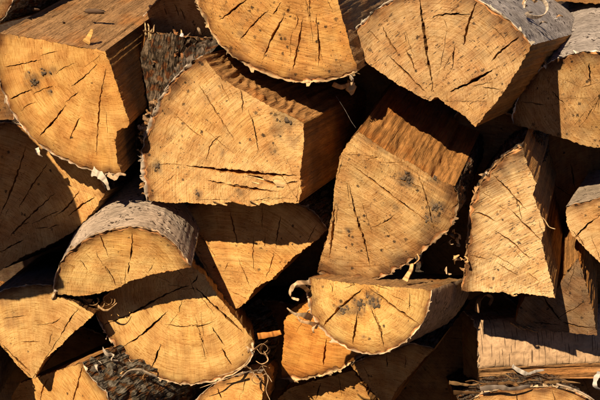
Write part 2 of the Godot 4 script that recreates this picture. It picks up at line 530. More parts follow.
func split_side(am: ArrayMesh, L: Dictionary, opt: Dictionary, P: PackedVector2Array, nrm: PackedVector2Array, ids: PackedInt32Array, ts: PackedFloat32Array, sd: int) -> void:
	var mb := MB.new()
	var col: Color = opt.get("col", WEATHER)
	var amp: float = opt.get("amp", 1.6)
	var wave: float = opt.get("wave", 0.0)
	var n := ids.size()
	var s := 0.0
	var mid := (P[ids[0]] + P[ids[n - 1]]) * 0.5
	var chord := (P[ids[n - 1]] - P[ids[0]]).orthogonal().normalized()
	if chord.dot(nrm[ids[n / 2]]) < 0.0: chord = -chord
	for k in n:
		var q := P[ids[k]]
		if k > 0: s += q.distance_to(P[ids[k - 1]])
		var edge := minf(1.0, minf(k, n - 1 - k) / 4.0)
		for t in ts:
			var ramp := smoothstep(0.0, 6.0, t) * edge
			var drift := t * 0.02
			var d := amp * (1.8 * nz.get_noise_2d(s * 1.4 + sd * 13.0 + drift, t * 0.25) + 0.7 * nf.get_noise_2d(s * 2.5 + sd * 5.0, t * 0.16) + 0.25 * nf.get_noise_2d(s * 7.0, t * 0.5 + sd) + 0.3 * nf.get_noise_2d(s * 12.0 + 40.0, t * 0.22 + sd))
			if wave > 0.0:
				var ph := s * 0.62 + 7.0 * nz.get_noise_2d(s * 0.8 + 11.0, t * 0.6) + t * 0.10
				var sw := pow(0.5 + 0.5 * sin(ph), 2.0)
				d += wave * (sw - 0.4) * (0.4 + 1.2 * absf(nz2.get_noise_2d(s, t * 0.7)))
			var p := q + chord * d * ramp
			var v := 1.0 + 0.25 * nz.get_noise_2d(s * 1.5 + sd, t * 0.5) + 0.22 * nf.get_noise_2d(s * 4.0, t * 0.1 + sd)
			var cc := col * v
			var orange := smoothstep(0.1, 0.5, nz.get_noise_2d(s * 1.1 - sd, t * 0.4 + 30.0))
			cc = cc.lerp(Color(cc.r * 1.12, cc.g * 0.85, cc.b * 0.55), orange * 0.7)
			cc.a = 1.0
			mb.add(Vector3(p.x, p.y, -t) * PU, Vector2(s / 170.0 + sd * 0.31, t / 260.0 + sd * 0.17), Vector2.ZERO, cc)
	var m := ts.size()
	for k in n - 1:
		var o := nrm[ids[k]]
		for j in m - 1:
			mb.quad(k * m + j, (k + 1) * m + j, (k + 1) * m + j + 1, k * m + j + 1, Vector3(o.x, o.y, 0))
	mb.commit(am, M["split_grain"])

func bark_side(am: ArrayMesh, L: Dictionary, opt: Dictionary, P: PackedVector2Array, W: PackedVector2Array, nrm: PackedVector2Array, ids: PackedInt32Array, ts: PackedFloat32Array, sd: int) -> void:
	var mb := MB.new()
	var kind: String = opt.get("bark", L.get("bark", "birch"))
	var rough := kind == "rough"
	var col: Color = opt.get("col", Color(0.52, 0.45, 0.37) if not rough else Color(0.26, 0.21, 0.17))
	var amp: float = opt.get("amp", 2.6 if rough else 0.8)
	var flare: float = opt.get("flare", 0.0)
	var n := ids.size()
	var m := ts.size()
	var s := 0.0
	var jag := PackedFloat32Array()
	for k in n:
		var q := P[ids[k]]; var o := nrm[ids[k]]
		if k > 0: s += q.distance_to(P[ids[k - 1]])
		var j := 0.3 + 3.2 * nf.get_noise_2d(s * 1.8 + sd, 5.0) + 1.0 * nf.get_noise_2d(s * 17.0, sd)
		jag.append(j)
		var fr := float(k) / (n - 1)
		for t in ts:
			var x := t
			var d := amp * (1.1 * nz.get_noise_3d(q.x * 1.6 + sd * 3.0, q.y * 1.6, t * 1.2) + (0.9 if rough else 0.3) * nf.get_noise_3d(q.x * 2.4, q.y * 2.4 + sd, t * 2.0)) * smoothstep(-3.0, 12.0, t)
			if rough: d -= amp * 0.7 * maxf(0.0, 1.0 - 5.0 * absf(nz2.get_noise_3d(q.x * 1.4, q.y * 1.4, t * 0.5 + sd)))
			if flare > 0.0: d += flare * smoothstep(0.0, 55.0, t) * (1.0 - smoothstep(70.0, 110.0, t)) * smoothstep(0.05, 0.45, fr) * (1.0 - 0.5 * smoothstep(0.8, 1.0, fr))
			var p := q + o * d
			var v := 1.0 + 0.3 * nz.get_noise_3d(q.x * 1.3 + sd, q.y * 1.3, t * 0.9)
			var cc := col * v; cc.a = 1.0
			var zz := -t
			if t <= 0.0: zz = j
			mb.add(Vector3(p.x, p.y, zz) * PU, Vector2(s / 210.0 + sd * 0.23, x / 210.0 + sd * 0.41), Vector2.ZERO, cc)
	for k in n - 1:
		var o := nrm[ids[k]]
		for j in m - 1: mb.quad(k * m + j, (k + 1) * m + j, (k + 1) * m + j + 1, k * m + j + 1, Vector3(o.x, o.y, 0))
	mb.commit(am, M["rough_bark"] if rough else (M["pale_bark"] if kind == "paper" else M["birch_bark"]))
	# the cut edge of the bark: pale skin outside, brown bast inside
	var rb := MB.new()
	var skin: Color = opt.get("skin", Color(0.56, 0.43, 0.30) if not rough else Color(0.36, 0.27, 0.19))
	for k in n:
		var q := P[ids[k]]; var w := W[ids[k]]
		var a := 1.0 + 0.5 * nf.get_noise_2d(q.x * 6.0, q.y * 6.0 + sd)
		var m1 := q.lerp(w, 0.35 + 0.2 * nf.get_noise_2d(q.y * 9.0, q.x * 9.0))
		a *= 0.62 + 0.8 * smoothstep(-0.35, 0.5, nz.get_noise_2d(q.x * 2.2 + sd, q.y * 2.2))
		rb.add(Vector3(q.x, q.y, jag[k]) * PU, Vector2.ZERO, Vector2.ZERO, skin * a)
		rb.add(Vector3(m1.x, m1.y, jag[k] * 0.8 + 0.4) * PU, Vector2.ZERO, Vector2.ZERO, skin * a * 0.9)
		rb.add(Vector3(lerpf(m1.x, w.x, 0.3), lerpf(m1.y, w.y, 0.3), -1.2 + nf.get_noise_2d(k * 9.0, sd)) * PU, Vector2.ZERO, Vector2.ZERO, Color(0.27, 0.125, 0.05) * a)
		rb.add(Vector3(w.x, w.y, 0.2) * PU, Vector2.ZERO, Vector2.ZERO, Color(0.32, 0.15, 0.055) * a)
	for k in n - 1:
		for j in 3: rb.quad(k * 4 + j, k * 4 + 4 + j, k * 4 + 5 + j, k * 4 + 1 + j, Vector3(0, 0, 1))
	# ragged flakes of skin along the edge
	var every: int = opt.get("flakes", 5)
	if every > 0:
		for k in range(2, n - 3):
			var cluster := nf.get_noise_2d(k * 3.0 + sd * 7.0, 70.0)
			if cluster < 0.0 or rng.randi() % (every + 2) > 1: continue
			var o := nrm[ids[k]]
			var wide := rng.randi_range(1, 3)
			var ln := rng.randf_range(1.2, 3.6) * (0.5 + 1.6 * cluster)
			var slide := rng.randf_range(-2.5, 2.5)
			var up := rng.randf_range(-0.5, 0.9)
			var cc := skin * rng.randf_range(0.45, 1.25); cc.a = 1.0
			var t := Vector2(-o.y, o.x)
			var prev := []
			for i in 4:
				var f := i / 3.0
				var now := []
				for g in 3:
					var q := P[ids[mini(k + (0 if g == 0 else (wide if g == 2 else wide / 2)), n - 1)]]
					var mid := (P[ids[k]] + P[ids[mini(k + wide, n - 1)]]) * 0.5
					q = q.lerp(mid, 0.65 * f)
					var q2 := q - o * 0.8 + o * ln * f + t * slide * f * f + Vector2(rng.randf_range(-0.3, 0.3), rng.randf_range(-0.3, 0.3)) * f
					now.append(rb.add(Vector3(q2.x, q2.y, jag[k] * (1.0 - f) + up * ln * f * f + 0.3 + rng.randf_range(-0.3, 0.3)) * PU, Vector2.ZERO, Vector2.ZERO, cc * (1.0 - 0.25 * f * (g % 2))))
				if i > 0:
					rb.quad(prev[0], prev[1], now[1], now[0], Vector3(0, 0, 1)); rb.quad(prev[1], prev[2], now[2], now[1], Vector3(0, 0, 1))
				prev = now
	rb.commit(am, M["rim"])

# ------------------------------------------------------------------ small pieces
# a ribbon with thickness through points [x, y, z, ...]; w0..w1 wide along wd
func ribbon(pts: Array, w0: float, w1: float, wd: Vector3, thick: float, col: Color, mb: MB = null, inv := Transform3D()) -> MB:
	if mb == null: mb = MB.new()
	var c := PackedVector3Array()
	var n := pts.size() / 3
	for k in n - 1:
		var g := func(i: int) -> Vector3:
			var q := clampi(i, 0, n - 1) * 3
			return Vector3(pts[q], pts[q + 1], pts[q + 2])
		var a: Vector3 = g.call(k - 1); var b: Vector3 = g.call(k); var d: Vector3 = g.call(k + 1); var e: Vector3 = g.call(k + 2)
		for t in 5: c.append(b.cubic_interpolate(d, a, e, t / 5.0))
	c.append(Vector3(pts[n * 3 - 3], pts[n * 3 - 2], pts[n * 3 - 1]))
	var w := wd.normalized()
	var prev := []
	for k in c.size():
		var f := float(k) / (c.size() - 1)
		var p := spot(c[k].x, c[k].y, c[k].z)
		var t := (spot(c[mini(k + 1, c.size() - 1)].x, c[mini(k + 1, c.size() - 1)].y, c[mini(k + 1, c.size() - 1)].z) - spot(c[maxi(k - 1, 0)].x, c[maxi(k - 1, 0)].y, c[maxi(k - 1, 0)].z)).normalized()
		var nn := t.cross(w).normalized()
		var ww := nn.cross(t).normalized()
		var h := lerpf(w0, w1, f) * 0.5 * PU * (1.0 + (0.5 * nf.get_noise_2d(k * 5.0, c[0].x * 3.0) + 0.15 * nf.get_noise_2d(k * 31.0, c[0].y)) * (1.0 if thick < 1.5 else 0.3))
		var th := thick * 0.5 * PU
		var cc := col * (0.92 + 0.8 * nf.get_noise_2d(k * 11.0, c[0].y * 3.0)); cc.a = 1.0
		var now := []
		for s in [[-1, -1], [1, -1], [1, 1], [-1, 1]]:
			now.append(mb.add(inv * (p + ww * h * s[0] + nn * th * s[1]), Vector2(f, s[0]), Vector2.ZERO, cc))
		if k > 0:
			for i in 4:
				var j := (i + 1) % 4
				var o: Vector3 = [-nn, ww, nn, -ww][i]
				mb.quad(prev[i], prev[j], now[j], now[i], inv.basis * o)
		if k == 0: mb.quad(now[0], now[1], now[2], now[3], inv.basis * -t)
		if k == c.size() - 1: mb.quad(now[0], now[1], now[2], now[3], inv.basis * t)
		prev = now
	return mb

func loose(called: String, mb: MB, mt: String, at: Array, label: String, category: String, group := "") -> MeshInstance3D:
	var o := MeshInstance3D.new()
	o.name = numbered(called)
	var c := spot(at[0], at[1], at[2])
	for k in mb.v.size(): mb.v[k] -= c
	var am := ArrayMesh.new()
	mb.commit(am, M[mt])
	o.mesh = am
	add_child(o)
	o.transform = cam_frame * Transform3D(Basis(), c)
	tag(o, label, category, group)
	return o

# an uneven crumb or chip; radii rx, ry, rz
func lump(at: Array, r: Vector3, col: Color, sd: int, mb: MB = null, turn := 0.0, inv := Transform3D()) -> MB:
	if mb == null: mb = MB.new()
	var c := spot(at[0], at[1], at[2])
	var b0 := mb.v.size()
	var nu := 10; var nv := 7
	for i in nv + 1:
		for j in nu:
			var th := PI * i / nv; var ph := TAU * j / nu
			var d := Vector3(sin(th) * cos(ph), cos(th), sin(th) * sin(ph))
			var k := 1.0 + 0.55 * nz2.get_noise_3d(d.x * 60 + sd * 40.0, d.y * 60, d.z * 60) + 0.4 * nf.get_noise_3d(d.x * 50, d.y * 50 + sd * 9.0, d.z * 50)
			var p := (d * r * k).rotated(Vector3(0, 0, 1), turn)
			var cc := col * (1.0 + 0.5 * nf.get_noise_3d(d.x * 80, d.y * 80, d.z * 80 + sd)); cc.a = 1.0
			mb.add(inv * (c + p * PU), Vector2.ZERO, Vector2.ZERO, cc)
	for i in nv:
		for j in nu:
			var a := b0 + i * nu + j; var b := b0 + i * nu + (j + 1) % nu
			mb.quad(a, b, b + nu, a + nu, mb.v[a] + mb.v[b + nu] - 2.0 * (inv * c))
	return mb

# ------------------------------------------------------------------ scene
func _ready() -> void:
	# camera
	cam_frame = Transform3D(Basis.from_euler(Vector3(deg_to_rad(-15.0), deg_to_rad(18.0), 0)), Vector3(0.45, 1.05, 1.3))
	var cam := Camera3D.new()
	cam.name = "camera"
	cam.fov = rad_to_deg(2.0 * atan(200.0 * PU / D0))
	cam.near = 0.05; cam.far = 400.0
	cam.transform = cam_frame
	add_child(cam)
	cam.current = true
	# sky and sun
	var env := Environment.new()
	env.background_mode = Environment.BG_SKY
	var sky := Sky.new()
	var sm := ProceduralSkyMaterial.new()
	sm.sky_top_color = Color(0.25, 0.37, 0.58); sm.sky_horizon_color = Color(0.56, 0.62, 0.70)
	sm.ground_horizon_color = Color(0.30, 0.26, 0.22); sm.ground_bottom_color = Color(0.16, 0.13, 0.10)
	sm.sky_curve = 0.12; sm.sun_angle_max = 1.0
	sky.sky_material = sm
	env.sky = sky
	env.background_energy_multiplier = 0.32
	env.tonemap_mode = Environment.TONE_MAPPER_LINEAR
	env.tonemap_exposure = 1.7
	env.sdfgi_enabled = true; env.ssao_enabled = true; env.ssil_enabled = true
	var we := WorldEnvironment.new()
	we.name = "environment"; we.environment = env
	add_child(we)
	var sun := DirectionalLight3D.new()
	sun.name = "sun"
	sun.light_energy = 1.5; sun.light_color = Color(1.0, 0.90, 0.755)
	sun.light_angular_distance = 0.5; sun.shadow_enabled = true
	add_child(sun)
	sun.global_transform = Transform3D(Basis.looking_at(cam_frame.basis * Vector3(0.42, -0.62, -1.0).normalized(), Vector3.UP), Vector3(0, 3, 0))
	for n in [[nz, 0.02, 5, 3], [nz2, 0.02, 6, 3], [nf, 0.05, 8, 2]]:
		n[0].frequency = n[1]; n[0].seed = n[2]; n[0].fractal_octaves = n[3]; n[0].noise_type = FastNoiseLite.TYPE_SIMPLEX_SMOOTH
	make_materials()
	build_ground()
	for L in log_list(): logs.append(make_log(L))
	details()

func build_ground() -> void:
	var mb := MB.new()
	var n := 40
	for i in n + 1:
		for j in n + 1:
			var x := (i - n / 2.0) / n; var z := (j - n / 2.0) / n
			var p := Vector3(x * absf(x) * 600.0 + x * 4.0, 0, z * absf(z) * 600.0 + z * 4.0)
			p.y = 0.02 * nz.get_noise_2d(p.x * 20.0, p.z * 20.0)
			mb.add(p, Vector2(p.x, p.z) / 20.0, Vector2.ZERO, Color(0.16, 0.12, 0.075))
	for i in n:
		for j in n:
			var a := i * (n + 1) + j
			mb.quad(a, a + 1, a + n + 2, a + n + 1, Vector3.UP)
	var am := ArrayMesh.new(); mb.commit(am, M["soil"])
	var o := MeshInstance3D.new(); o.name = "ground"; o.mesh = am
	add_child(o)
	o.set_meta("kind", "structure"); o.set_meta("label", "bare brown earth under and before the firewood stack"); o.set_meta("category", "ground")

func log_list() -> Array:
	var z1 := [0, 0, 0.35]; var z2 := [130, 0, 0.35]; var z3 := [300, 0, 0.35]; var z4 := [440, 0, 0.35]
	var z5 := [0, 120, 0.35]; var z6 := [130, 120, 0.35]; var z7 := [300, 120, 0.35]; var z8 := [440, 120, 0.35]
	var y1 := [0, 260, 0.35]; var y2 := [130, 260, 0.35]; var y3 := [300, 260, 0.35]; var y4 := [440, 260, 0.35]
	var zk := [170, 200, 0.285]; var zn := [0, 240, 0.4]; var zs := [340, 330, 0.2]; var y6 := [430, 280, 0.3]
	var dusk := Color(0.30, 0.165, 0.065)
	return [
		{"label": "quarter log in the top left corner with wide flat split top", "z": 27, "axis": [0.18, 0.38], "saw": 78, "grain": 0, "mould": 0.12, "hair": 5,
			"tint": Color(0.70, 0.39, 0.125), "pith": [106, 54], "stains": [[34, 80, 8, 0.65], [46, 72, 5, 0.5], [28, 74, 4, 0.5], [52, 70, 5, 0.4], [50, 92, 3, 0.6], [12, 31, 9, 0.45]],
			"segs": [["S", [0, 33, 30, 37.5, 70, 45, 88, 48], {"col": Color(0.40, 0.245, 0.12), "amp": 0.8}], ["S", [105, 51, 112, 68, 121, 97, 130, 122, 127, 127, 117, 131, 116, 148, 117.5, 163], {"col": Color(0.42, 0.24, 0.09), "amp": 0.7}],
				["B", [122, 175, 105, 174, 94, 172, 75, 165, 55, 155, 40, 145, 25, 130, 12, 112, 4, 95, -1, 78, -4, 60, -4, 45], {"flakes": 4}]],
			"cracks": [[z1, [[2.0, 15, 192, 75, 180, 120, 170], [1.0, 115, 160, 140, 150, 168, 146], [1.2, 158, 212, 180, 195, 213, 180], [1.7, 205, 248, 240, 220, 278, 183], [1.9, 25, 285, 60, 268, 92, 255], [1.6, 95, 268, 125, 255, 152, 245], [1.0, 60, 318, 80, 300, 108, 292], [1.6, 187, 292, 205, 278, 225, 262], [2.6, 113, 388, 150, 350, 190, 300], [1.7, 200, 398, 215, 360, 230, 335], [1.9, 275, 445, 277, 398, 283, 320, 290, 260, 303, 195]]]]},
		{"label": "round-bottomed log cut off by the top edge, above the middle", "z": 42, "axis": [0.30, 0.30], "saw": 15, "grain": 2, "mould": 0.5,
			"tint": Color(0.62, 0.335, 0.105), "pith": [308, -48], "bw": 4.0, "stains": [[340, 75, 16, 0.35], [240, 35, 4, 0.5]],
			"segs": [["S", [337, -2, 343, 20, 350, 45], {"col": Color(0.33, 0.22, 0.12)}], ["B", [358, 71, 345, 77, 325, 81.5, 300, 82.5, 280, 79, 255, 70, 235, 58, 218, 42, 205, 20, 196, 0, 190, -20, 190, -40], {"skin": Color(0.50, 0.34, 0.18), "flakes": 3}], ["S", [205, -62, 260, -60, 318, -55]]],
			"cracks": [[z2, [[2.6, 255, 58, 290, 32, 328, 2, 350, -20], [2.2, 313, 115, 350, 72, 395, 28], [1.8, 408, 42, 420, 24, 432, 5], [2.4, 378, 172, 405, 110, 440, 45], [2.5, 465, 200, 480, 130, 494, 55], [2.1, 538, 190, 540, 120, 530, 45], [1.5, 512, 48, 514, -10], [1.0, 472, 85, 479, 60, 476, 40], [1.0, 450, 38, 455, 15]]]]},
		{"label": "half log left of centre with wavy split top and long splintered crack", "z": 22, "axis": [0.34, 0.24], "saw": -38, "grain": 2, "mould": 0.36, "bark": "rough",
			"tint": Color(0.67, 0.42, 0.175), "pith": [297, 197], "bw": 5.6, "rimw": 9.0, "stains": [[285, 118, 12, 0.5], [277, 130, 9, 0.5], [272, 150, 6, 0.4], [157, 166, 6, 0.7], [198, 195, 6, 0.65], [240, 192, 4, 0.6], [293, 143, 8, 0.4], [208, 97, 5, 0.3], [222, 153, 3, 0.6]],
			"segs": [["B", [147, 200, 143, 180, 141, 160, 145, 135, 153, 112, 165, 90, 180, 72, 192, 61], {"skin": Color(0.44, 0.355, 0.27), "flakes": 3, "flare": 26.0, "amp": 3.2}], ["S", [203, 55, 212, 68, 222, 79, 238, 88, 255, 98, 270, 106, 287, 114], {"col": Color(0.46, 0.255, 0.10), "amp": 1.6, "wave": 2.8}],
				["S", [303, 123, 304, 140, 302, 160, 300, 178, 301.5, 190], {"col": Color(0.60, 0.31, 0.095), "amp": 1.0}], ["S", [299, 203, 285, 202, 270, 205.5, 262, 203, 252, 207, 240, 203, 228, 202, 215, 205, 195, 203, 170, 202.5]]],
			"cracks": [[z2, [[1.8, 197, 240, 240, 310, 297, 398], [1.2, 258, 235, 285, 290], [1.5, 315, 250, 322, 290, 320, 322], [2.0, 338, 312, 352, 350, 362, 400, 370, 435], [1.3, 125, 322, 170, 365, 213, 398]]], [z6, [[1.4, 265, 40, 238, 62, 224, 88, 218, 125], [5.6, 160, 130, 240, 140, 320, 150, 400, 155, 476, 159], [3.8, 222, 172, 300, 188, 360, 198, 425, 204], [1.0, 65, 128, 110, 126, 152, 127], [4.6, 335, 156, 385, 172, 425, 186], [1.3, 105, 175, 130, 155], [2.2, 440, 182, 478, 176]]]]},
		{"label": "wedge log at upper right, its sharp tip pointing down, scaly grey bark on top", "z": 52, "axis": [0.45, 0.2], "saw": -33, "grain": 3, "mould": 0.45, "bark": "rough",
			"tint": Color(0.51, 0.315, 0.145), "rimw": 8.0, "pith": [432, 99], "bw": 3.4, "stains": [[365, 42, 8, 0.3]],
			"segs": [["B", [347, 43, 350, 34, 362, 22, 375, 10, 390, 0, 408, -10, 440, -15, 463, -9, 480, 0, 500, 12, 517, 27], {"col": Color(0.45, 0.44, 0.45), "bark": "birch", "amp": 1.8, "skin": Color(0.5, 0.42, 0.32), "flakes": 4}], ["S", [532, 45, 527, 54, 520, 66, 506, 89, 491, 108], {"col": Color(0.50, 0.28, 0.09), "amp": 0.9}], ["S", [475, 127, 466, 117, 456, 110, 447, 105, 437, 97]], ["S", [430, 101, 422, 98, 415, 94, 394, 82, 370, 65, 352, 50]]],
			"cracks": [[z3, [[3.6, 340, -20, 347, 40, 355, 90, 365, 170, 378, 235, 376, 262], [2.2, 235, 75, 260, 125, 290, 165], [2.3, 250, 155, 310, 215, 362, 266], [1.8, 300, 140, 318, 170, 330, 205], [1.1, 195, 85, 230, 120], [2.2, 380, 45, 430, 40, 488, 42], [3.4, 505, 5, 480, 70, 467, 130], [1.8, 440, 130, 438, 165, 435, 200], [0.9, 300, 95, 302, 120]]], [z4, [[3.8, 28, 262, 80, 238, 150, 200], [2.6, 145, 175, 180, 140, 225, 105], [1.1, 150, 75, 175, 100, 188, 125], [1.2, 120, 250, 175, 255], [0.8, 72, 292, 100, 320], [0.9, 10, 55, 22, 80]]]]},
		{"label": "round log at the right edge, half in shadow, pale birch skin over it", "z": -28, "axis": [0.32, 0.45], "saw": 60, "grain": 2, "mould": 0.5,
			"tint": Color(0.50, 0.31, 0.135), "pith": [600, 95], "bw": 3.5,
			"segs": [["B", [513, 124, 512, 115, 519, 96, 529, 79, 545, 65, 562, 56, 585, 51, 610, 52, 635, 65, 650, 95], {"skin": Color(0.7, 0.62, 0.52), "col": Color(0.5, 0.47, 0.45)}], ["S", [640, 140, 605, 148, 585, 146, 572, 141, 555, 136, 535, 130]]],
			"cracks": [[z4, [[1.5, 320, 260, 342, 284, 360, 300], [1.8, 425, 180, 428, 210, 430, 240], [1.3, 405, 250, 450, 235], [1.5, 230, 290, 300, 300]]]]},
		{"label": "wedge log right of centre, stained grey, standing below the tip of the upper right wedge", "z": 8, "axis": [0.33, 0.44], "saw": 35, "grain": 2, "mould": 0.4,
			"tint": Color(0.62, 0.385, 0.16), "pith": [342, 152], "bw": 5.0, "rimw": 10.0, "bark": "rough", "stains": [[408, 180, 9, 0.85], [438, 207, 9, 0.7], [432, 218, 9, 0.6], [436, 178, 9, 0.5], [370, 136, 9, 0.5], [384, 146, 8, 0.5], [349, 230, 4, 0.7], [340, 231, 3, 0.6], [400, 262, 16, 0.4], [430, 235, 14, 0.4], [340, 268, 14, 0.3], [397, 208, 3, 0.6]],
			"segs": [["S", [358, 131, 372, 141, 387.5, 151.5, 402, 159, 415, 165, 433, 178], {"col": Color(0.44, 0.225, 0.075), "amp": 2.2, "wave": 1.2}], ["B", [455, 186, 459, 200, 456, 216, 450, 228, 436, 241, 415, 258, 400, 268, 385, 276, 365, 280, 340, 278.5, 325, 276], {"skin": Color(0.34, 0.22, 0.12), "col": Color(0.3, 0.2, 0.13), "flakes": 3}],
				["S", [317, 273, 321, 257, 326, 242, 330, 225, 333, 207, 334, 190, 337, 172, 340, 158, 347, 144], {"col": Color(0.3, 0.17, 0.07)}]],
			"cracks": [[z7, [[2.4, 130, 117, 180, 152, 230, 190, 310, 250, 385, 305], [2.6, 140, 185, 160, 270, 185, 350, 200, 420], [1.6, 335, 150, 360, 220, 385, 320], [1.8, 200, 308, 235, 295, 272, 270], [1.0, 180, 107, 210, 109, 240, 106], [1.1, 245, 120, 300, 122], [1.7, 260, 165, 330, 185, 405, 235], [2.6, 99, 240, 92, 330, 84, 395]]]]},
		{"label": "upright narrow log at right with a lit split side, resting on the shaded log", "z": 2, "axis": [0.27, 0.26], "rimw": 8.0, "saw": -28, "grain": 3, "mould": 0.22,
			"tint": Color(0.72, 0.495, 0.25), "pith": [556, 290], "bw": 4.5, "bark": "rough", "stains": [[519, 165, 9, 0.5], [505, 172, 8, 0.45], [496, 186, 9, 0.35], [522, 152, 6, 0.4], [500, 190, 5, 0.4]],
			"segs": [["B", [461, 291, 463, 276, 465, 258, 467, 235, 469, 211, 475, 192, 489, 171, 505, 155], {"skin": Color(0.42, 0.24, 0.11), "flakes": 3}], ["S", [522, 146, 527.5, 165.5, 536, 183, 533, 195, 539, 210, 545, 226, 541, 240, 546, 262, 551, 280], {"col": Color(0.46, 0.26, 0.10), "amp": 0.6}], ["S", [555, 298, 535, 295, 516, 293, 512, 295, 505, 292.5, 480, 291.5]]],
			"cracks": [[z8, [[2.1, 145, 150, 195, 200, 247, 257], [1.3, 165, 243, 190, 258], [2.0, 200, 255, 240, 295, 290, 345], [1.8, 84, 262, 120, 270, 160, 290], [2.0, 155, 315, 200, 345, 255, 395], [1.6, 80, 385, 110, 392, 140, 398], [0.9, 120, 205, 150, 225]]], [y4, [[1.6, 160, 5, 192, 26, 225, 45], [1.1, 250, 35, 285, 62]]]]},
		{"label": "small log at the right edge below the dark gap, with one slanting crack", "z": -38, "axis": [0.4, 0.25], "saw": -30, "grain": 1, "mould": 0.15,
			"tint": Color(0.62, 0.40, 0.19), "pith": [600, 265], "bw": 2.0,
			"segs": [["B", [566, 206, 585, 201, 605, 196, 625, 199], {"flakes": 0}], ["S", [635, 240, 620, 272, 600, 263, 585, 248, 572, 235, 566, 221]]],
			"cracks": [[z8, [[2.6, 385, 335, 420, 300, 458, 272], [1.4, 375, 312, 400, 340, 425, 380]]]]},
		{"label": "half log with white birch bark hump, lying at left on the big lower log", "z": 22, "axis": [0.0, 0.36], "saw": 6, "grain": 0, "mould": 0.06,
			"tint": Color(0.70, 0.44, 0.165), "pith": [122, 292], "bw": 3.4, "stains": [[60, 294, 5, 0.4], [184, 262, 6, 0.3]],
			"segs": [["B", [55, 294, 54, 284, 57, 270, 65, 256, 78, 244, 95, 234, 115, 228, 135, 226, 155, 230, 172, 240, 184, 254], {"col": Color(0.62, 0.54, 0.46), "amp": 0.9, "bark": "birch", "skin": Color(0.50, 0.34, 0.2)}], ["S", [191.5, 267, 170, 271, 150, 275, 130, 281, 118, 288, 100, 293, 80, 296]]],
			"cracks": [[z5, [[1.6, 285, 320, 300, 365, 312, 390], [2.1, 377, 322, 378, 360, 372, 402], [0.9, 245, 380, 262, 397]]], [y1, [[1.6, 300, 15, 320, 45, 332, 76], [1.7, 370, 5, 366, 40], [1.2, 230, 0, 250, 30], [1.1, 190, 5, 215, 25], [1.0, 440, 10, 425, 35]]]]},
		{"label": "big half-round log at lower left, upper part in shadow, star crack at its heart", "z": -32, "axis": [-0.06, 0.06], "saw": 84, "grain": 0, "mould": 0.04,
			"tint": Color(0.66, 0.405, 0.145), "pith": [193, 287], "bw": 3.0,
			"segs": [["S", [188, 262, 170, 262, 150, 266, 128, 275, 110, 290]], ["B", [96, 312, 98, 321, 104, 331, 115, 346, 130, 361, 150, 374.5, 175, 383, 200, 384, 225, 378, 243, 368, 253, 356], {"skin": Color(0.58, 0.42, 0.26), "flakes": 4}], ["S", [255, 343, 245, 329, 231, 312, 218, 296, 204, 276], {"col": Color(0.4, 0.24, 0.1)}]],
			"cracks": [[y1, [[2.5, 290, 186, 340, 168, 400, 140, 480, 95, 540, 72], [2.6, 350, 248, 410, 210, 480, 145], [1.4, 470, 182, 520, 190, 570, 185], [2.2, 430, 318, 445, 280, 460, 240]]], [y2, [[2.6, 187, 77, 240, 130, 295, 180, 325, 207], [2.4, 178, 68, 188, 56, 194, 42], [2.0, 235, 192, 252, 218, 270, 245], [2.1, 262, 250, 275, 275, 290, 300], [1.0, 150, 115, 143, 135, 140, 152], [1.3, 165, 184, 200, 188, 240, 176]]]]},
		{"label": "wedge log in the middle under the splintered half log, tip down, top in shadow", "z": -62, "axis": [0.34, 0.26], "saw": 4, "grain": 1, "mould": 0.12,
			"tint": Color(0.66, 0.38, 0.13), "pith": [231, 313], "bw": 2.6,
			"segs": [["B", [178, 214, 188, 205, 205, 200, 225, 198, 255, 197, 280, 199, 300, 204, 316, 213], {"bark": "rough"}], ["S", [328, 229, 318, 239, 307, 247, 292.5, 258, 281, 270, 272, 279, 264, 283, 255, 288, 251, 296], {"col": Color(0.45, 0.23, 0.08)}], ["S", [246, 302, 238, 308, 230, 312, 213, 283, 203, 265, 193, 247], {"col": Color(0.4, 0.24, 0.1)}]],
			"cracks": [[zk, [[1.6, 60, 65, 110, 130, 165, 205], [2.0, 210, 30, 222, 90, 238, 160], [1.3, 325, 20, 324, 60, 323, 100], [1.6, 390, 55, 378, 110, 370, 170], [1.3, 295, 120, 292, 180, 295, 245], [1.0, 335, 120, 330, 165], [1.4, 240, 205, 270, 275, 285, 310], [1.4, 365, 185, 350, 240, 335, 270], [1.0, 190, 250, 205, 220], [1.0, 515, 85, 480, 150], [1.1, 400, 230, 440, 265], [1.6, 215, 320, 245, 335, 270, 345]]]]},
		{"label": "half log low in the middle, flat side up, curved bark rim below", "z": 26, "len": 150, "axis": [0.42, 0.03], "saw": 24, "grain": 1, "mould": 0.14,
			"tint": Color(0.63, 0.39, 0.135), "pith": [365, 284], "bw": 3.2, "stains": [[372, 300, 9, 0.75], [358, 306, 8, 0.7], [345, 309, 8, 0.6], [339, 311, 5, 0.7], [364, 336, 3, 0.7], [312, 300, 6, 0.3]],
			"segs": [["S", [309, 277.5, 335, 281, 365, 284.5, 398, 287], {"col": Color(0.42, 0.26, 0.12), "amp": 1.0}], ["B", [431, 290, 431, 300, 428, 312, 419, 328, 405, 342, 387.5, 352, 370, 354.5, 349, 349.5, 331.5, 339, 319, 326, 310.5, 312, 307, 294], {"col": Color(0.56, 0.42, 0.29), "skin": Color(0.55, 0.40, 0.25), "flakes": 3, "amp": 1.4}]],
			"cracks": [[y3, [[3.2, 182, 80, 110, 140, 65, 190], [2.6, 195, 78, 265, 130, 338, 182], [2.2, 165, 145, 158, 195, 150, 240], [2.6, 203, 140, 230, 200, 240, 248], [1.1, 315, 95, 312, 140], [0.8, 90, 70, 92, 95]]]]},
		{"label": "wedge log at the left edge with its point hanging down, fully lit", "z": 6, "axis": [0.0, 0.13], "saw": 86, "grain": 0, "mould": 0.1,
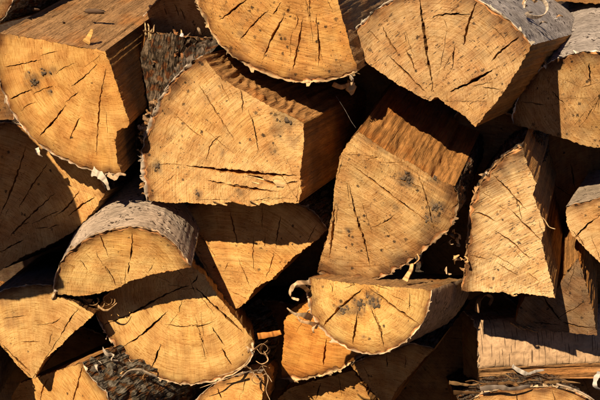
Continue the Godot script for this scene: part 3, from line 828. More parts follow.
			"tint": Color(0.61, 0.375, 0.14), "pith": [31, 380], "bw": 2.2, "stains": [[12, 320, 10, 0.3], [5, 300, 8, 0.25]],
			"segs": [["B", [-26, 312, -14, 298, 0, 291, 16, 286.5, 34, 284.5], {"col": Color(0.06, 0.06, 0.065), "bark": "birch"}], ["S", [52, 284.5, 54, 296, 72, 301, 84, 308], {"col": Color(0.16, 0.085, 0.035)}], ["S", [94, 314, 86, 322, 73, 333, 60, 346, 50, 354, 44, 361, 38, 371], {"col": Color(0.42, 0.23, 0.085)}], ["S", [34, 378.5, 28, 377, 16, 363, 0, 344, -14, 330]]],  # brown facet next to the bark is coloured dark to stand for shade
			"cracks": [[y1, [[1.2, 10, 165, 40, 164, 75, 158], [1.3, 105, 185, 150, 180, 175, 163], [1.2, 60, 233, 115, 233], [1.9, 175, 215, 200, 170, 225, 140], [1.2, 140, 245, 145, 222, 150, 205]]], [zn, [[2.2, 8, 262, 40, 295, 75, 328]]]]},
		{"label": "log at the bottom left corner with mottled black and white bark on its right", "z": -18, "axis": [0.75, 0.30], "saw": 60, "grain": 0, "mould": 0.1, "bark": "rough",
			"tint": Color(0.68, 0.39, 0.13), "pith": [40, 450], "bw": 3.2,
			"segs": [["S", [12, 396, 20, 383, 36, 378, 60, 370]], ["B", [83, 362, 88, 371, 99, 384, 112, 402, 118, 430], {"col": Color(0.30, 0.27, 0.22), "amp": 4.0, "skin": Color(0.6, 0.48, 0.34)}], ["S", [110, 455, 60, 460, 12, 440]]],
			"cracks": [[zn, [[2.4, 98, 410, 108, 370, 122, 345], [2.6, 178, 415, 195, 360, 206, 312]]]]},
		{"label": "log at the bottom edge just under the big half-round log", "z": -30, "axis": [0.05, -0.06], "saw": 70, "grain": 0, "mould": 0.08,
			"tint": Color(0.66, 0.37, 0.12), "pith": [228, 440], "bw": 2.0,
			"segs": [["B", [192, 404, 200, 395, 217, 382, 235, 375.5, 250, 372], {"flakes": 0}], ["S", [262, 372, 265, 381, 262, 400, 255, 425], {"col": Color(0.42, 0.24, 0.09)}], ["S", [240, 445, 200, 440]]],
			"cracks": [[y2, [[2.0, 250, 365, 262, 395], [1.4, 330, 340, 322, 380]]]]},
		{"label": "orange log seen behind the low middle half log, bark rim along its bottom", "z": -132, "axis": [0.3, 0.28], "saw": 12, "grain": 0, "mould": 0.05,
			"tint": Color(0.66, 0.30, 0.07), "pith": [330, 270], "bw": 4.2,
			"segs": [["B", [370, 352, 353, 362, 340, 370, 320, 376, 300, 380], {"skin": Color(0.55, 0.38, 0.2), "flakes": 3}], ["S", [281, 378, 282, 362, 284, 340, 284, 322, 292, 308]], ["S", [312, 298, 345, 300, 372, 325]]],
			"cracks": [[y3, [[3.0, 75, 225, 70, 270, 66, 300]]]]},
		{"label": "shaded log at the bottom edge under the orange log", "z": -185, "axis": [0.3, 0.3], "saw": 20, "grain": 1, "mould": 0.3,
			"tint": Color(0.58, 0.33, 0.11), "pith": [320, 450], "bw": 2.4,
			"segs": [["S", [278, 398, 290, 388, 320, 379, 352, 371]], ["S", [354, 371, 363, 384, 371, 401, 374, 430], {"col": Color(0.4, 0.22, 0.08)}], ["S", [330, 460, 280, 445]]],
			"cracks": [[y3, [[1.8, 60, 350, 45, 400], [1.2, 110, 330, 120, 390]]]]},
		{"label": "wedge log at the bottom edge with small sunlit patch and orange split side", "z": -105, "axis": [0.5, 0.38], "saw": 14, "grain": 1, "mould": 0.35,
			"tint": Color(0.60, 0.345, 0.12), "pith": [388, 420], "bw": 2.2,
			"segs": [["B", [350, 364, 366, 357, 390, 350, 412, 343], {"bark": "rough"}], ["S", [434, 348.5, 421, 362, 407, 378, 395, 392], {"col": Color(0.52, 0.27, 0.085), "amp": 1.2}], ["S", [386, 412, 376, 396, 362, 379]]],
			"cracks": [[zs, [[1.7, 235, 120, 234, 150, 235, 185], [1.1, 330, 130, 325, 190], [1.2, 120, 180, 150, 260]]]]},
		{"label": "dark stained wedge log in shadow under the upright narrow log, orange right side", "z": -78, "axis": [0.26, 0.36], "saw": 40, "grain": 2, "mould": 1.0,  # tint and mould set dark to paint in the shade it lies in
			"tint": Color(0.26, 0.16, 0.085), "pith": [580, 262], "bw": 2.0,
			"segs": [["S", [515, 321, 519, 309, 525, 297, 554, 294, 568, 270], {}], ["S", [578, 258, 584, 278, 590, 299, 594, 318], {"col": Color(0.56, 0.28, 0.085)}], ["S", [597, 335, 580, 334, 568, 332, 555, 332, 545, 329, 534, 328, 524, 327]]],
			"cracks": [[y6, [[2.4, 370, 40, 400, 90, 438, 138], [1.6, 425, 128, 470, 100, 520, 70], [2.6, 442, 142, 500, 155, 555, 160], [1.4, 340, 140, 430, 150]]]]},
		{"label": "log lying crosswise at lower right, white birch bark facing out", "name": "crosswise_log", "at": [472, 347], "z": -136, "axis": [1.0, 0.03, -0.12], "saw": 10, "grain": 1, "mould": 0.3, "len": 190,
			"tint": Color(0.45, 0.26, 0.1), "pith": [-20, -20], "bw": 3.0,
			"segs": [["B", [-40, 38, -5, 34, 14, 30, 24, 18, 28, 2, 27, -14], {"col": Color(0.64, 0.46, 0.29), "amp": 2.4, "bark": "paper"}], ["S", [25, -20, 20, -28, 13, -37], {"col": Color(0.5, 0.30, 0.14)}], ["S", [2, -40, -40, -36, -44, 0]]],
			"cracks": []},
		{"label": "log at the bottom right edge with shredded bark along its top", "z": -22, "axis": [0.05, -0.02], "saw": 10, "grain": 0, "mould": 0.3, "bark": "rough",
			"tint": Color(0.58, 0.34, 0.13), "pith": [535, 460], "bw": 3.0,
			"segs": [["B", [462, 405, 474, 397, 490, 391, 520, 387, 550, 386, 575, 391], {"flakes": 2, "skin": Color(0.5, 0.36, 0.22)}], ["S", [595, 402, 595, 440, 540, 450, 470, 440]]],
			"cracks": [[[0, 0, 1], [[1.6, 516, 392, 519, 410], [1.3, 552, 390, 556, 405]]]]},
		{"label": "big shaded log at the left edge under the quarter log, right corner lit", "z": -50, "axis": [0.22, 0.14], "saw": 20, "grain": 1, "mould": 0.22,
			"tint": Color(0.62, 0.36, 0.13), "pith": [-10, 245], "bw": 3.0,
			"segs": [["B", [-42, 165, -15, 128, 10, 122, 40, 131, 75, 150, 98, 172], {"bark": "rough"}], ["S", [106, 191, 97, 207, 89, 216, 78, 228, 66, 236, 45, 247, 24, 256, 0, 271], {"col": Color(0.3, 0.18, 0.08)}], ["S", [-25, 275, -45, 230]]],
			"cracks": [[z5, [[2.6, 0, 275, 40, 180, 75, 75], [2.0, 55, 250, 90, 190, 135, 125], [2.4, 30, 330, 90, 270, 158, 208], [2.0, 0, 378, 70, 340], [1.3, 95, 295, 135, 275, 175, 255], [2.0, 155, 275, 190, 250, 228, 200], [2.2, 195, 275, 230, 245, 272, 220], [1.2, 100, 310, 140, 305], [1.2, 60, 300, 85, 290]]]]},
		{"label": "shaded log in the gap between the top left quarter log and the round-bottomed log", "z": -80, "axis": [0.25, 0.34], "saw": 70, "grain": 1, "mould": 0.35,
			"tint": Color(0.52, 0.33, 0.15), "pith": [180, 60], "bw": 3.0,
			"segs": [["B", [130, 60, 134, 30, 150, 8, 165, -5, 200, -14, 235, 5], {"bark": "rough"}], ["S", [250, 40, 220, 62, 170, 66]]],
			"cracks": [[[140, 0, 0.135], [[1.6, 180, 60, 200, 110], [1.4, 260, 30, 290, 120], [1.5, 300, 60, 340, 150]]]]},
		{"label": "dark bark-covered stub standing behind the splintered half log, frayed broken end up", "name": "bark_stub", "at": [183, 36], "z": -34, "axis": [-0.12, -0.95, -0.14], "saw": 10, "grain": 2, "mould": 0.9, "bark": "rough", "len": 130,
			"tint": Color(0.36, 0.17, 0.06), "pith": [0, 0], "bw": 5.0,
			"segs": [["B", [-36, 20, -34, -6, -22, -20, -6, -26, 12, -25, 27, -14, 32, 8], {"amp": 3.6, "col": Color(0.27, 0.20, 0.14), "flakes": 2, "skin": Color(0.34, 0.2, 0.1)}], ["S", [30, 20, 0, 26]]], "cracks": []},
		# deeper logs, seen only in the gaps
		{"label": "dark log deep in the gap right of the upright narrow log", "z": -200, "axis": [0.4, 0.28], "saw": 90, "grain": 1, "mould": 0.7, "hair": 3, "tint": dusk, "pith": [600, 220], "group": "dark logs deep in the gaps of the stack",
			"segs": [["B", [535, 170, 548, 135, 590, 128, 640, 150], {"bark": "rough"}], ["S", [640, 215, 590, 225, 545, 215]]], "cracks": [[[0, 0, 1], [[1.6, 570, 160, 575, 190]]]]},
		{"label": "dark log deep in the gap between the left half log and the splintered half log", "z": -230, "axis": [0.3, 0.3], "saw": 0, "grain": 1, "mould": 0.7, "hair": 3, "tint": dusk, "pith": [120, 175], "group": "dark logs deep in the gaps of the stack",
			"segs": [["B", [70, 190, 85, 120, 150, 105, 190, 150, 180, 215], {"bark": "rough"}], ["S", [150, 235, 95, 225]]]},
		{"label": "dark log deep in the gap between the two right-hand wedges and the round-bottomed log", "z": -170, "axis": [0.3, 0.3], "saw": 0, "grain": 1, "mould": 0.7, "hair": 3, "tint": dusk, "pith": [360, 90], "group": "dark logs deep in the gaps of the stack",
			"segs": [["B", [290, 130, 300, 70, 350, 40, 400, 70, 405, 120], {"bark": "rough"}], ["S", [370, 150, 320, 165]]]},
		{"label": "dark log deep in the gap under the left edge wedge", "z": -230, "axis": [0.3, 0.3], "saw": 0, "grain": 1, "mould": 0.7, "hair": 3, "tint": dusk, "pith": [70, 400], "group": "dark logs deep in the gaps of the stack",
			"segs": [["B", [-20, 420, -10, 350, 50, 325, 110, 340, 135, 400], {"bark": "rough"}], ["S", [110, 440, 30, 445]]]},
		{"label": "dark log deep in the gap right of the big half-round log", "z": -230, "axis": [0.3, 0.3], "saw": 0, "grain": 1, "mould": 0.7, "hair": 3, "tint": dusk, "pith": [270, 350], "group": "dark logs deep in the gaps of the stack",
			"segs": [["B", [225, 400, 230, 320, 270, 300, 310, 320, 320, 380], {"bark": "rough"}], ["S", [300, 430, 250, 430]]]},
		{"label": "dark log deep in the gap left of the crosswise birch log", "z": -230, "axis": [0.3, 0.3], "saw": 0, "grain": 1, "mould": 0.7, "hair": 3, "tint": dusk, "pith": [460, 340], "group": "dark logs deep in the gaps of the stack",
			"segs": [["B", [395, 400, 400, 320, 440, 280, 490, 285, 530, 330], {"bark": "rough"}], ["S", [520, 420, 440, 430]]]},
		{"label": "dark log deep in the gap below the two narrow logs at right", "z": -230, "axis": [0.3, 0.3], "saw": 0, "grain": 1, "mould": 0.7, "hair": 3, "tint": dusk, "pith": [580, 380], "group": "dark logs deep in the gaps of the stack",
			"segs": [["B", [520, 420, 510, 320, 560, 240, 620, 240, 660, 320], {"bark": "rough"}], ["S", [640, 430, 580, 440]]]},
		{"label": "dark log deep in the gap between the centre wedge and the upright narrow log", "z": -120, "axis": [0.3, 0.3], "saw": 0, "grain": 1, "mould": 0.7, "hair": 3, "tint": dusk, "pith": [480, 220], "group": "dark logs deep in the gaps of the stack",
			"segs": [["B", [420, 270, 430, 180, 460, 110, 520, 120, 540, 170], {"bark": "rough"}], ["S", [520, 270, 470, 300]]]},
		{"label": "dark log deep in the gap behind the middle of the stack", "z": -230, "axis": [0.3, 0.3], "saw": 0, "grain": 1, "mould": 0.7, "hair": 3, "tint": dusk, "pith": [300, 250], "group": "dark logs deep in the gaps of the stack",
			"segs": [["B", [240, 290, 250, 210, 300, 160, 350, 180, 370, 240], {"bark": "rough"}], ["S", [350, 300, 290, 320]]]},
		{"label": "dark log deep in the gap above the left edge wedge", "z": -200, "axis": [0.3, 0.2], "saw": 0, "grain": 1, "mould": 0.7, "hair": 3, "tint": Color(0.07, 0.045, 0.025), "pith": [10, 290], "group": "dark logs deep in the gaps of the stack",  # near-black tint puts the shade of the gap into the wood colour
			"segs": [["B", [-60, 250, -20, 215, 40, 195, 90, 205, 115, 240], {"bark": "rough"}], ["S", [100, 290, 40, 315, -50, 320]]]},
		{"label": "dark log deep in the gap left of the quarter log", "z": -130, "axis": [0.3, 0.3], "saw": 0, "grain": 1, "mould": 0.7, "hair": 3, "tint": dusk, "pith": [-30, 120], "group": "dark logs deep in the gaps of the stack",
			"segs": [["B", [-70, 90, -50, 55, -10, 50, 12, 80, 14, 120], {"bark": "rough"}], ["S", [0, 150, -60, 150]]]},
		{"label": "grey bark log behind the upper right corner of the stack", "z": -140, "axis": [0.35, 0.2], "saw": 0, "grain": 1, "mould": 0.7, "hair": 3, "tint": dusk, "pith": [580, 20],
			"segs": [["B", [545, 0, 555, -14, 575, -30, 620, -35, 680, -15], {"bark": "birch", "col": Color(0.45, 0.43, 0.42)}], ["S", [690, 10, 600, 4]]]},
		{"label": "grey bark log peeking in at the top left corner of the stack", "z": -6, "axis": [0.25, 0.30], "saw": 0, "grain": 1, "mould": 0.7, "hair": 3, "tint": dusk, "pith": [-30, 0], "bark": "rough",
			"segs": [["B", [-60, 24, -62, -25, -30, -45, 5, -30, 14, -5, 6, 16], {"bark": "rough", "col": Color(0.33, 0.32, 0.32)}], ["S", [-2, 24, -30, 30]]]},
		{"label": "log above the top edge between the quarter log and the round-bottomed log", "z": 32, "axis": [0.2, 0.36], "saw": 0, "grain": 1, "mould": 0.3, "hair": 3, "tint": FRESH, "pith": [140, -120],  # added out of view to throw shadow on the log in the gap
			"segs": [["B", [188, -70, 182, -40, 160, -26, 125, -26, 100, -38, 92, -70], {}], ["S", [100, -125, 180, -125]]]},
		{"label": "log just outside the lower left corner of the close-up", "z": 30, "axis": [-0.1, 0.1], "saw": 0, "grain": 1, "mould": 0.3, "hair": 3, "tint": FRESH, "pith": [-60, 400],  # unseen log, added to shade the gap under the left edge wedge
			"segs": [["B", [-18, 330, -14, 370, -16, 410, -40, 450, -100, 440], {}], ["S", [-130, 380, -110, 330, -60, 318]]]},
		{"label": "log just outside the left edge of the stack's close-up, standing proud", "z": 150, "len": 70, "axis": [0.0, -0.35], "saw": 0, "grain": 1, "mould": 0.3, "hair": 3, "tint": FRESH, "pith": [-60, 160],  # unseen caster, outline shaped so its shadow covers the big left edge log
			"segs": [["B", [-60, 178, -58, 120, -58, 68, -68, 40, -88, 15, -112, -8, -150, -40, -200, -30], {}], ["S", [-210, 60, -200, 185, -120, 188]]]},
	]

# height above the front plane of a point of log i's cut face
func fz(i: int, px: float, py: float) -> float:
	var f := cam_frame.affine_inverse() * logs[i].transform
	var d := Vector3((px - 300.0) * PU / D0, -(py - 200.0) * PU / D0, -1.0)
	var k := f.origin.dot(f.basis.z) / d.dot(f.basis.z)
	return (D0 - k) / PU

func into(i: int) -> Transform3D: return logs[i].transform.affine_inverse() * cam_frame

# a piece that grew on or is stuck to log i
func stick(i: int, called: String, mb: MB, mt := "rim") -> void:
	var am := ArrayMesh.new(); mb.commit(am, M[mt])
	part(called, am, logs[i])

func curl_pts(x: float, y: float, z: float, r0: float, r1: float, a0: float, a1: float, squash := 1.0, tilt := 0.0, dz := 0.0) -> Array:
	var o := []
	var n := maxi(5, int(absf(a1 - a0) / 0.5))
	for k in n + 1:
		var f := float(k) / n
		var a := lerpf(a0, a1, f); var r := lerpf(r0, r1, f)
		var p := Vector2(cos(a) * r, -sin(a) * r * squash).rotated(tilt)
		o.append_array([x + p.x, y + p.y, z + dz * f + 0.35 * r * sin(a + 1.0)])
	return o

func dirt(i: int, px: float, py: float, r: float, n: int, col: Color) -> void:
	for k in n * 2:
		var x := px + rng.randfn(0.0, r * 0.55); var y := py + rng.randfn(0.0, r * 0.4)
		var s := rng.randf_range(0.4, 1.3) * (1.5 if k == 0 else 1.0) * minf(1.0, r * 0.25)
		stick(i, "dirt_clump", lump([x, y, fz(i, x, y) + 0.2], Vector3(s * 1.4, s * 0.9, s * 0.45), col * rng.randf_range(0.7, 1.3), rng.randi() % 900, null, rng.randf() * 3.0, into(i)))

func splinter(i: int, pts: Array, w0: float, w1: float, col: Color, th := 0.8) -> void:
	stick(i, "splinter", ribbon(pts, w0, w1, cam_frame.basis.inverse() * Vector3(0.3, 0.4, 0.9), th, col, null, into(i)), "rim")

func details() -> void:
	rng.seed = 4242
	var cream := Color(0.52, 0.37, 0.22); var white := Color(0.56, 0.47, 0.37); var tan := Color(0.50, 0.30, 0.13); var brown := Color(0.24, 0.13, 0.06)
	# lumps of dirt stuck on the cut faces
	var mud := Color(0.095, 0.068, 0.045)
	for d in [[5, 407, 180, 5, 9], [5, 437, 207, 5, 8], [5, 431, 218, 5, 7], [5, 436, 178, 3, 5], [5, 349, 231, 2, 3], [11, 372, 300, 6, 9], [11, 360, 304, 6, 9], [11, 343, 310, 5, 7], [11, 378, 306, 3, 4], [11, 364, 336, 1.5, 2], [0, 34, 82, 5, 7], [0, 44, 72, 4, 5], [0, 29, 74, 3, 3], [0, 50, 92, 2, 2], [2, 285, 120, 5, 4], [2, 157, 166, 3, 4], [2, 198, 194, 3, 4]]:
		dirt(d[0], d[1], d[2], d[3], d[4], mud)
	# torn wood and splinters along the splintered half log's bottom and its long crack
	for k in 3:
		var x := 222.0 + k * 17.0 + rng.randf_range(-2, 2)
		var z := fz(2, x, 203) - 1.0
		var ln := rng.randf_range(0.5, 4.0)
		splinter(2, [x - rng.randf_range(4, 9), 201.0, z, x, 203.5, z + 0.8, x + rng.randf_range(3, 11), 202.5 + ln, z + rng.randf_range(-2, 3)], rng.randf_range(3.0, 8.0), 1.0, [tan, Color(0.5, 0.25, 0.08), Color(0.56, 0.36, 0.16)][k % 3], 1.6)
	for p in [[246, 176, 268, 181, 282, 187], [252, 182, 270, 187, 276, 190], [262, 188, 280, 192, 298, 190], [270, 178, 284, 180, 290, 186], [222, 184, 240, 186, 262, 190], [275, 184, 286, 179, 297, 183]]:
		var z := fz(2, p[0], p[1])
		splinter(2, [p[0], p[1], z - 1.0, p[2], p[3], z + 3.0, p[4], p[5], z + 1.0], rng.randf_range(1.5, 3.2), 1.0, [Color(0.66, 0.43, 0.19), Color(0.7, 0.46, 0.22), Color(0.55, 0.33, 0.13)][rng.randi() % 3], 1.0)
	stick(2, "splinter", lump([280, 183, fz(2, 280, 183) + 0.5], Vector3(7, 3, 1.5), Color(0.55, 0.36, 0.17), 5, null, -0.2, into(2)))
	# bark crumbs along its left rim
	for k in 26:
		var f := k / 25.0
		var y := lerpf(152, 98, f) + rng.randf_range(-7, 7); var x := lerpf(141, 158, clampf((152.0 - y) / 54.0, 0, 1) ** 2) - rng.randf_range(-1, 4)
		if k % 9 == 0: x = 143; y = 190.0 + rng.randf_range(-8, 6)
		var a := rng.randf_range(1.5, 4.5); var rr := rng.randf_range(1.2, 4.0)
		var z := fz(2, x, y)
		stick(2, "bark_flake", ribbon([x + 3, y + 1, z - 2, x, y, z - 1 + rng.randf_range(-1, 3), x - absf(cos(a)) * rr * 1.3, y - sin(a * 3.0 + k) * rr * 1.3, z - 2 + rng.randf_range(-2, 3)], rr * 1.3, rr * 0.6, Vector3(-sin(a), -cos(a), rng.randf_range(-0.8, 0.8)), 0.6, [Color(0.32, 0.17, 0.07), Color(0.22, 0.13, 0.07), Color(0.38, 0.24, 0.13)][k % 3], null, into(2)))
	# frayed fibres at the broken end of the stub
	for k in 9:
		var x := 144.0 + k * (1.7 if k < 7 else 4.6) + rng.randf_range(-3, 3)
		var y := 29.0 + 4.0 * sin(k * 0.35) + rng.randf_range(-2, 2)
		var ln := rng.randf_range(0.5, 4.5) if k > 6 else rng.randf_range(2, 8)
		var z := -12.0 - 8.0 * absf(x - 180.0) / 36.0 + rng.randf_range(-7, 3)
		var c: Color = [Color(0.46, 0.33, 0.17), Color(0.34, 0.14, 0.04), Color(0.26, 0.17, 0.09)][0 if k < 6 else rng.randi() % 3] * rng.randf_range(0.7, 1.1)
		var lean := rng.randf_range(-2.5, 2.5)
		stick(23, "fibre", ribbon([x, y + 5, z, x + lean * 0.3, y - ln * 0.4, z - 1, x + lean, y - ln, z - 2], rng.randf_range(1.0, 2.6), 0.4, Vector3(1, 0, rng.randf_range(-0.8, 0.8)), 0.7, c, null, into(23)))
	stick(23, "bark_flake", lump([182, 37, -8], Vector3(2.4, 3.6, 1.5), Color(0.55, 0.54, 0.55), 77, null, 0.2, into(23)))
	for k in 22:
		var x := rng.randf_range(150, 208); var y := rng.randf_range(34, 70) - (x - 150) * 0.18
		var a := rng.randf() * TAU; var rr := rng.randf_range(2, 5)
		var z := -9.0 - 7.0 * absf(x - 182.0) / 30.0
		stick(23, "bark_flake", ribbon([x - cos(a) * rr, y + 4.0 - sin(a) * rr, z - 3, x, y + 4.0, z + 1.5, x + cos(a) * rr, y + 4.0 + sin(a) * rr, z - rng.randf_range(0, 4)], rr, rr * 0.5, Vector3(-sin(a), cos(a), rng.randf_range(-0.5, 0.5)), 0.7, [Color(0.12, 0.08, 0.05), Color(0.2, 0.14, 0.09), Color(0.26, 0.12, 0.05)][k % 3], null, into(23)))
	# knots and a raised splinter on the quarter log's flat top
	for p in [[95, 11.5, 11, 2.6, -26.0], [36, 9.5, 4, 1.2, -30.0], [64, 22.5, 1.3, 0.8, -16.0], [150, 40, 3, 1.0, -30.0]]:
		stick(0, "knot", lump([p[0], p[1], p[4]], Vector3(p[2], p[3], 3.0), Color(0.11, 0.07, 0.045), int(p[0]), null, -0.05, into(0)))
	stick(0, "splinter", ribbon([86, 43, fz(0, 86, 48) - 10, 88, 39, fz(0, 86, 48) - 9, 91, 33, fz(0, 86, 48) - 10, 92, 29, fz(0, 86, 48) - 13], 9.0, 1.0, Vector3(1, -0.15, 0.2), 1.2, Color(0.44, 0.25, 0.08), null, into(0)))
	# white skin torn loose under the quarter log
	stick(0, "bark_flake", ribbon([92, 171, fz(0, 92, 171), 100, 175, fz(0, 100, 174) + 2, 106, 182, fz(0, 105, 175) + 1, 109, 190, fz(0, 105, 175) - 3], 10.0, 2.0, Vector3(0.8, 0.25, 0.4), 0.5, Color(0.58, 0.5, 0.4), null, into(0)), "paper_bark")
	stick(0, "bark_flake", ribbon([108, 174, fz(0, 108, 174), 114, 178, fz(0, 112, 174) + 1, 119, 174, fz(0, 118, 174) + 2, 126, 175, fz(0, 122, 174)], 6.0, 2.0, Vector3(0.2, 0.8, 0.4), 0.5, Color(0.6, 0.42, 0.26), null, into(0)), "paper_bark")
	stick(0, "bark_flake", ribbon([37, 148, fz(0, 40, 146), 39, 154, fz(0, 40, 146) + 1, 43, 157, fz(0, 42, 146) - 1], 5.0, 1.0, Vector3(0.8, -0.2, 0.3), 0.5, white, null, into(0)), "paper_bark")
	# curl of bark on top of the upper right wedge
	var curl_group := "loose curls of bark on the stack"
	loose("bark_curl", ribbon(curl_pts(535, 7, 50, 13, 11, -2.2, 3.4, 0.8, 0.1), 6, 4, Vector3(0.25, 0.25, 0.93), 0.7, Color(0.74, 0.62, 0.48)), "paper_bark", [535, 6, 46], "cream ring of curled bark on top of the upper right wedge log", "bark curl", curl_group)
	loose("bark_curl", ribbon(curl_pts(531, 3, 45, 5, 8, 0.5, 4.2, 0.8, 0.3), 5, 4, Vector3(0.35, 0.35, 0.87), 0.7, Color(0.6, 0.40, 0.22)), "paper_bark", [531, 3, 45], "small orange brown curl inside the cream ring of bark", "bark curl", curl_group)
	for k in 13:
		var x := rng.randf_range(512, 570); var y := 40.0 - (x - 512) * 0.1 - rng.randf_range(0, 1) * (30 - (586 - x) * 0.1)
		var z := 40.0 - (x - 530.0) * 0.7 - (40.0 - y) * 1.0
		var rr := rng.randf_range(1.5, 4.5)
		stick(3, "bark_flake", ribbon([x - rr, y, z, x, y - rr * 0.5, z + 4, x + rr, y - rng.randf_range(-1, 2), z + 2], rr * 0.8, rr * 0.3, Vector3(0.5, 0.6, 0.5), 0.6, [Color(0.24, 0.19, 0.15), Color(0.5, 0.46, 0.43), Color(0.34, 0.2, 0.1)][k % 3], null, into(3)))
	# crumb and threads under the round-bottomed log
	loose("wood_chip", lump([351, 88, 20], Vector3(5, 6, 4), Color(0.62, 0.42, 0.2), 31), "rim", [351, 88, 20], "pale crumb of bark hanging under the right end of round-bottomed log", "wood chip")
	loose("wood_chip", ribbon([333, 84, 24, 341, 87, 22, 347, 85, 24, 353, 82, 22], 5, 3, Vector3(0.2, 0.8, 0.5), 1.5, Color(0.48, 0.28, 0.12)), "rim", [343, 86, 22], "brown shred of bark beside the pale crumb under the round-bottomed log", "wood chip")
	loose("spider_thread", ribbon([336, 96, 15, 345, 110, 14, 351, 121, 12, 356, 128, 10], 0.2, 0.2, Vector3(1, 0, 0), 0.2, Color(0.22, 0.2, 0.18)), "rim", [345, 110, 14], "fine spider thread hanging down to the stained centre wedge", "thread")
	# torn white skin at the left end of the low middle half log
	stick(11, "bark_flake", ribbon([309, 283, fz(11, 309, 284), 299, 283, 20, 291, 289, 17, 291, 297, 15, 299, 300, 18], 6, 2, Vector3(0.5, -0.7, 0.6), 0.6, Color(0.52, 0.36, 0.21), null, into(11)), "paper_bark")
	stick(11, "bark_flake", ribbon([309, 292, fz(11, 309, 292), 302, 286, 22, 295, 287, 24, 292, 292, 25], 5, 2, Vector3(0.5, 0.6, 0.6), 0.6, cream, null, into(11)), "paper_bark")
	stick(11, "bark_flake", ribbon([312, 318, fz(11, 312, 316) - 2, 304, 315, 16, 295, 314, 16, 287, 308, 15], 7, 1, Vector3(0.1, 0.8, 0.5), 0.7, cream, null, into(11)), "paper_bark")
	stick(11, "bark_flake", ribbon([318, 326, fz(11, 318, 325) - 1, 310, 323, 18, 301, 321, 17, 297, 316, 16], 6, 2, Vector3(0.1, 0.8, 0.5), 0.7, Color(0.6, 0.38, 0.2), null, into(11)), "paper_bark")
	stick(11, "bark_flake", ribbon([316, 322, fz(11, 316, 322) - 1, 313, 329, 16, 314, 333, 14], 5, 1, Vector3(0.8, 0.1, 0.5), 0.7, cream, null, into(11)), "paper_bark")
	# orange chip and tangle of shreds right of the big half-round log
	loose("wood_chip", ribbon([258, 336, -20, 266, 335, -18, 275, 333.5, -14, 281, 332, -12], 6.5, 4.5, Vector3(0.05, 0.95, 0.3), 2.0, Color(0.5, 0.2, 0.045)), "rim", [270, 334, -16], "bright orange wood chip lying right of the big half-round log", "wood chip")
	var tangle := "thin pale shred of bark in the tangle right of the big half-round log"
	for p in [[[250, 357, 244, 365, 232, 372, 218, 376], 4.5, 2], [[252, 352, 262, 344, 268, 349, 262, 354, 257, 349], 4, 2], [[246, 366, 256, 372, 262, 366, 270, 368], 4, 1.5], [[250, 368, 258, 378, 266, 374, 272, 382], 3.5, 1.5], [[262, 366, 268, 378, 266, 390, 270, 400], 3, 1.5], [[255, 372, 252, 380, 258, 384, 262, 378], 3, 1.2], [[243, 372, 228, 378, 214, 383, 200, 388], 3, 0.6], [[264, 352, 268, 360, 262, 364, 256, 361], 3.5, 1.5], [[268, 341, 262, 346, 261, 352, 266, 355, 270, 350, 267, 346], 3.5, 2]]:
		var pts := []
		var xy: Array = p[0]
		for k in range(0, xy.size(), 2): pts.append_array([xy[k], xy[k + 1], -14.0 + rng.randf_range(-7, 7)])
		loose("bark_shred", ribbon(pts, p[1] * 0.95, p[2] * 0.35, Vector3(rng.randf_range(-0.3, 0.3), rng.randf_range(-0.2, 0.6), 0.8), 0.5, [cream, Color(0.36, 0.22, 0.11), Color(0.5, 0.32, 0.17)][rng.randi() % 3]), "paper_bark", [xy[0], xy[1], -14], tangle, "bark shred", "shreds of bark right of the big half-round log")
	# brown shavings under the white-barked half log
	var nest := "brown curled shaving wedged under the white-barked half log"
	for p in [[92, 299, 10, 6, 2.6, 6.6], [96, 301, 14, 9, 3.0, 6.0], [104, 300, 12, 7, 3.4, 6.9], [110, 300, 7, 4, 2.0, 7.5], [86, 296, 9, 6, 3.2, 5.6]]:
		loose("wood_shaving", ribbon(curl_pts(p[0], p[1], -8, p[2], p[3], p[4], p[5], 0.8), 12, 6, Vector3(rng.randf_range(0, 0.5), rng.randf_range(0.1, 0.8), 0.8), 0.7, Color(0.40, 0.24, 0.11) * rng.randf_range(0.7, 1.2)), "paper_bark", [p[0], p[1], -8], nest, "wood shaving", "shavings wedged under the white-barked half log")
	loose("wood_shaving", ribbon([98, 306, -4, 104, 310, -1, 110, 309, 0, 117, 303, -3], 3, 1, Vector3(0.1, 0.8, 0.5), 0.6, Color(0.52, 0.34, 0.17)), "paper_bark", [108, 309, 0], "thin lighter shaving bowed along the underside of the brown shavings", "wood shaving")
	# shavings between the centre wedge and the upright narrow log
	var heap := "light curled shaving between the centre wedge and the upright narrow log"
	for k in 12:
		var x := rng.randf_range(449, 463); var y := rng.randf_range(232, 276)
		var a := rng.randf() * TAU; var rr := rng.randf_range(3, 6)
		loose("wood_shaving", ribbon(curl_pts(x, y, -6 + rng.randf_range(-10, 6), rr, rr * rng.randf_range(0.3, 0.9), a, a + rng.randf_range(1.0, 3.4), rng.randf_range(0.4, 0.9), rng.randf() * 3.0, rng.randf_range(-8, 8)), rng.randf_range(3, 7), 1.0, Vector3(rng.randf_range(-0.8, 0.8), rng.randf_range(-0.8, 0.8), 0.6), 0.5, [Color(0.6, 0.36, 0.16), cream, Color(0.42, 0.24, 0.1)][k % 3]), "paper_bark", [x, y, -6], heap, "wood shaving", "shavings between the two wedges at right")
	loose("wood_chip", ribbon([405, 281, 24, 408, 275, 24, 411, 270, 23, 412, 264, 20], 6, 3, Vector3(0.8, 0.3, 0.5), 2.0, Color(0.6, 0.38, 0.17)), "rim", [408, 274, 24], "tan wood chip standing where the centre wedge meets the low half log", "wood chip")
	loose("wood_chip", ribbon([414, 264, 22, 419, 259, 20, 417, 254, 17], 3, 1, Vector3(0.5, 0.3, 0.8), 1.0, Color(0.5, 0.3, 0.13)), "rim", [417, 260, 20], "small brown sliver beside the tan chip under the centre wedge", "wood chip")
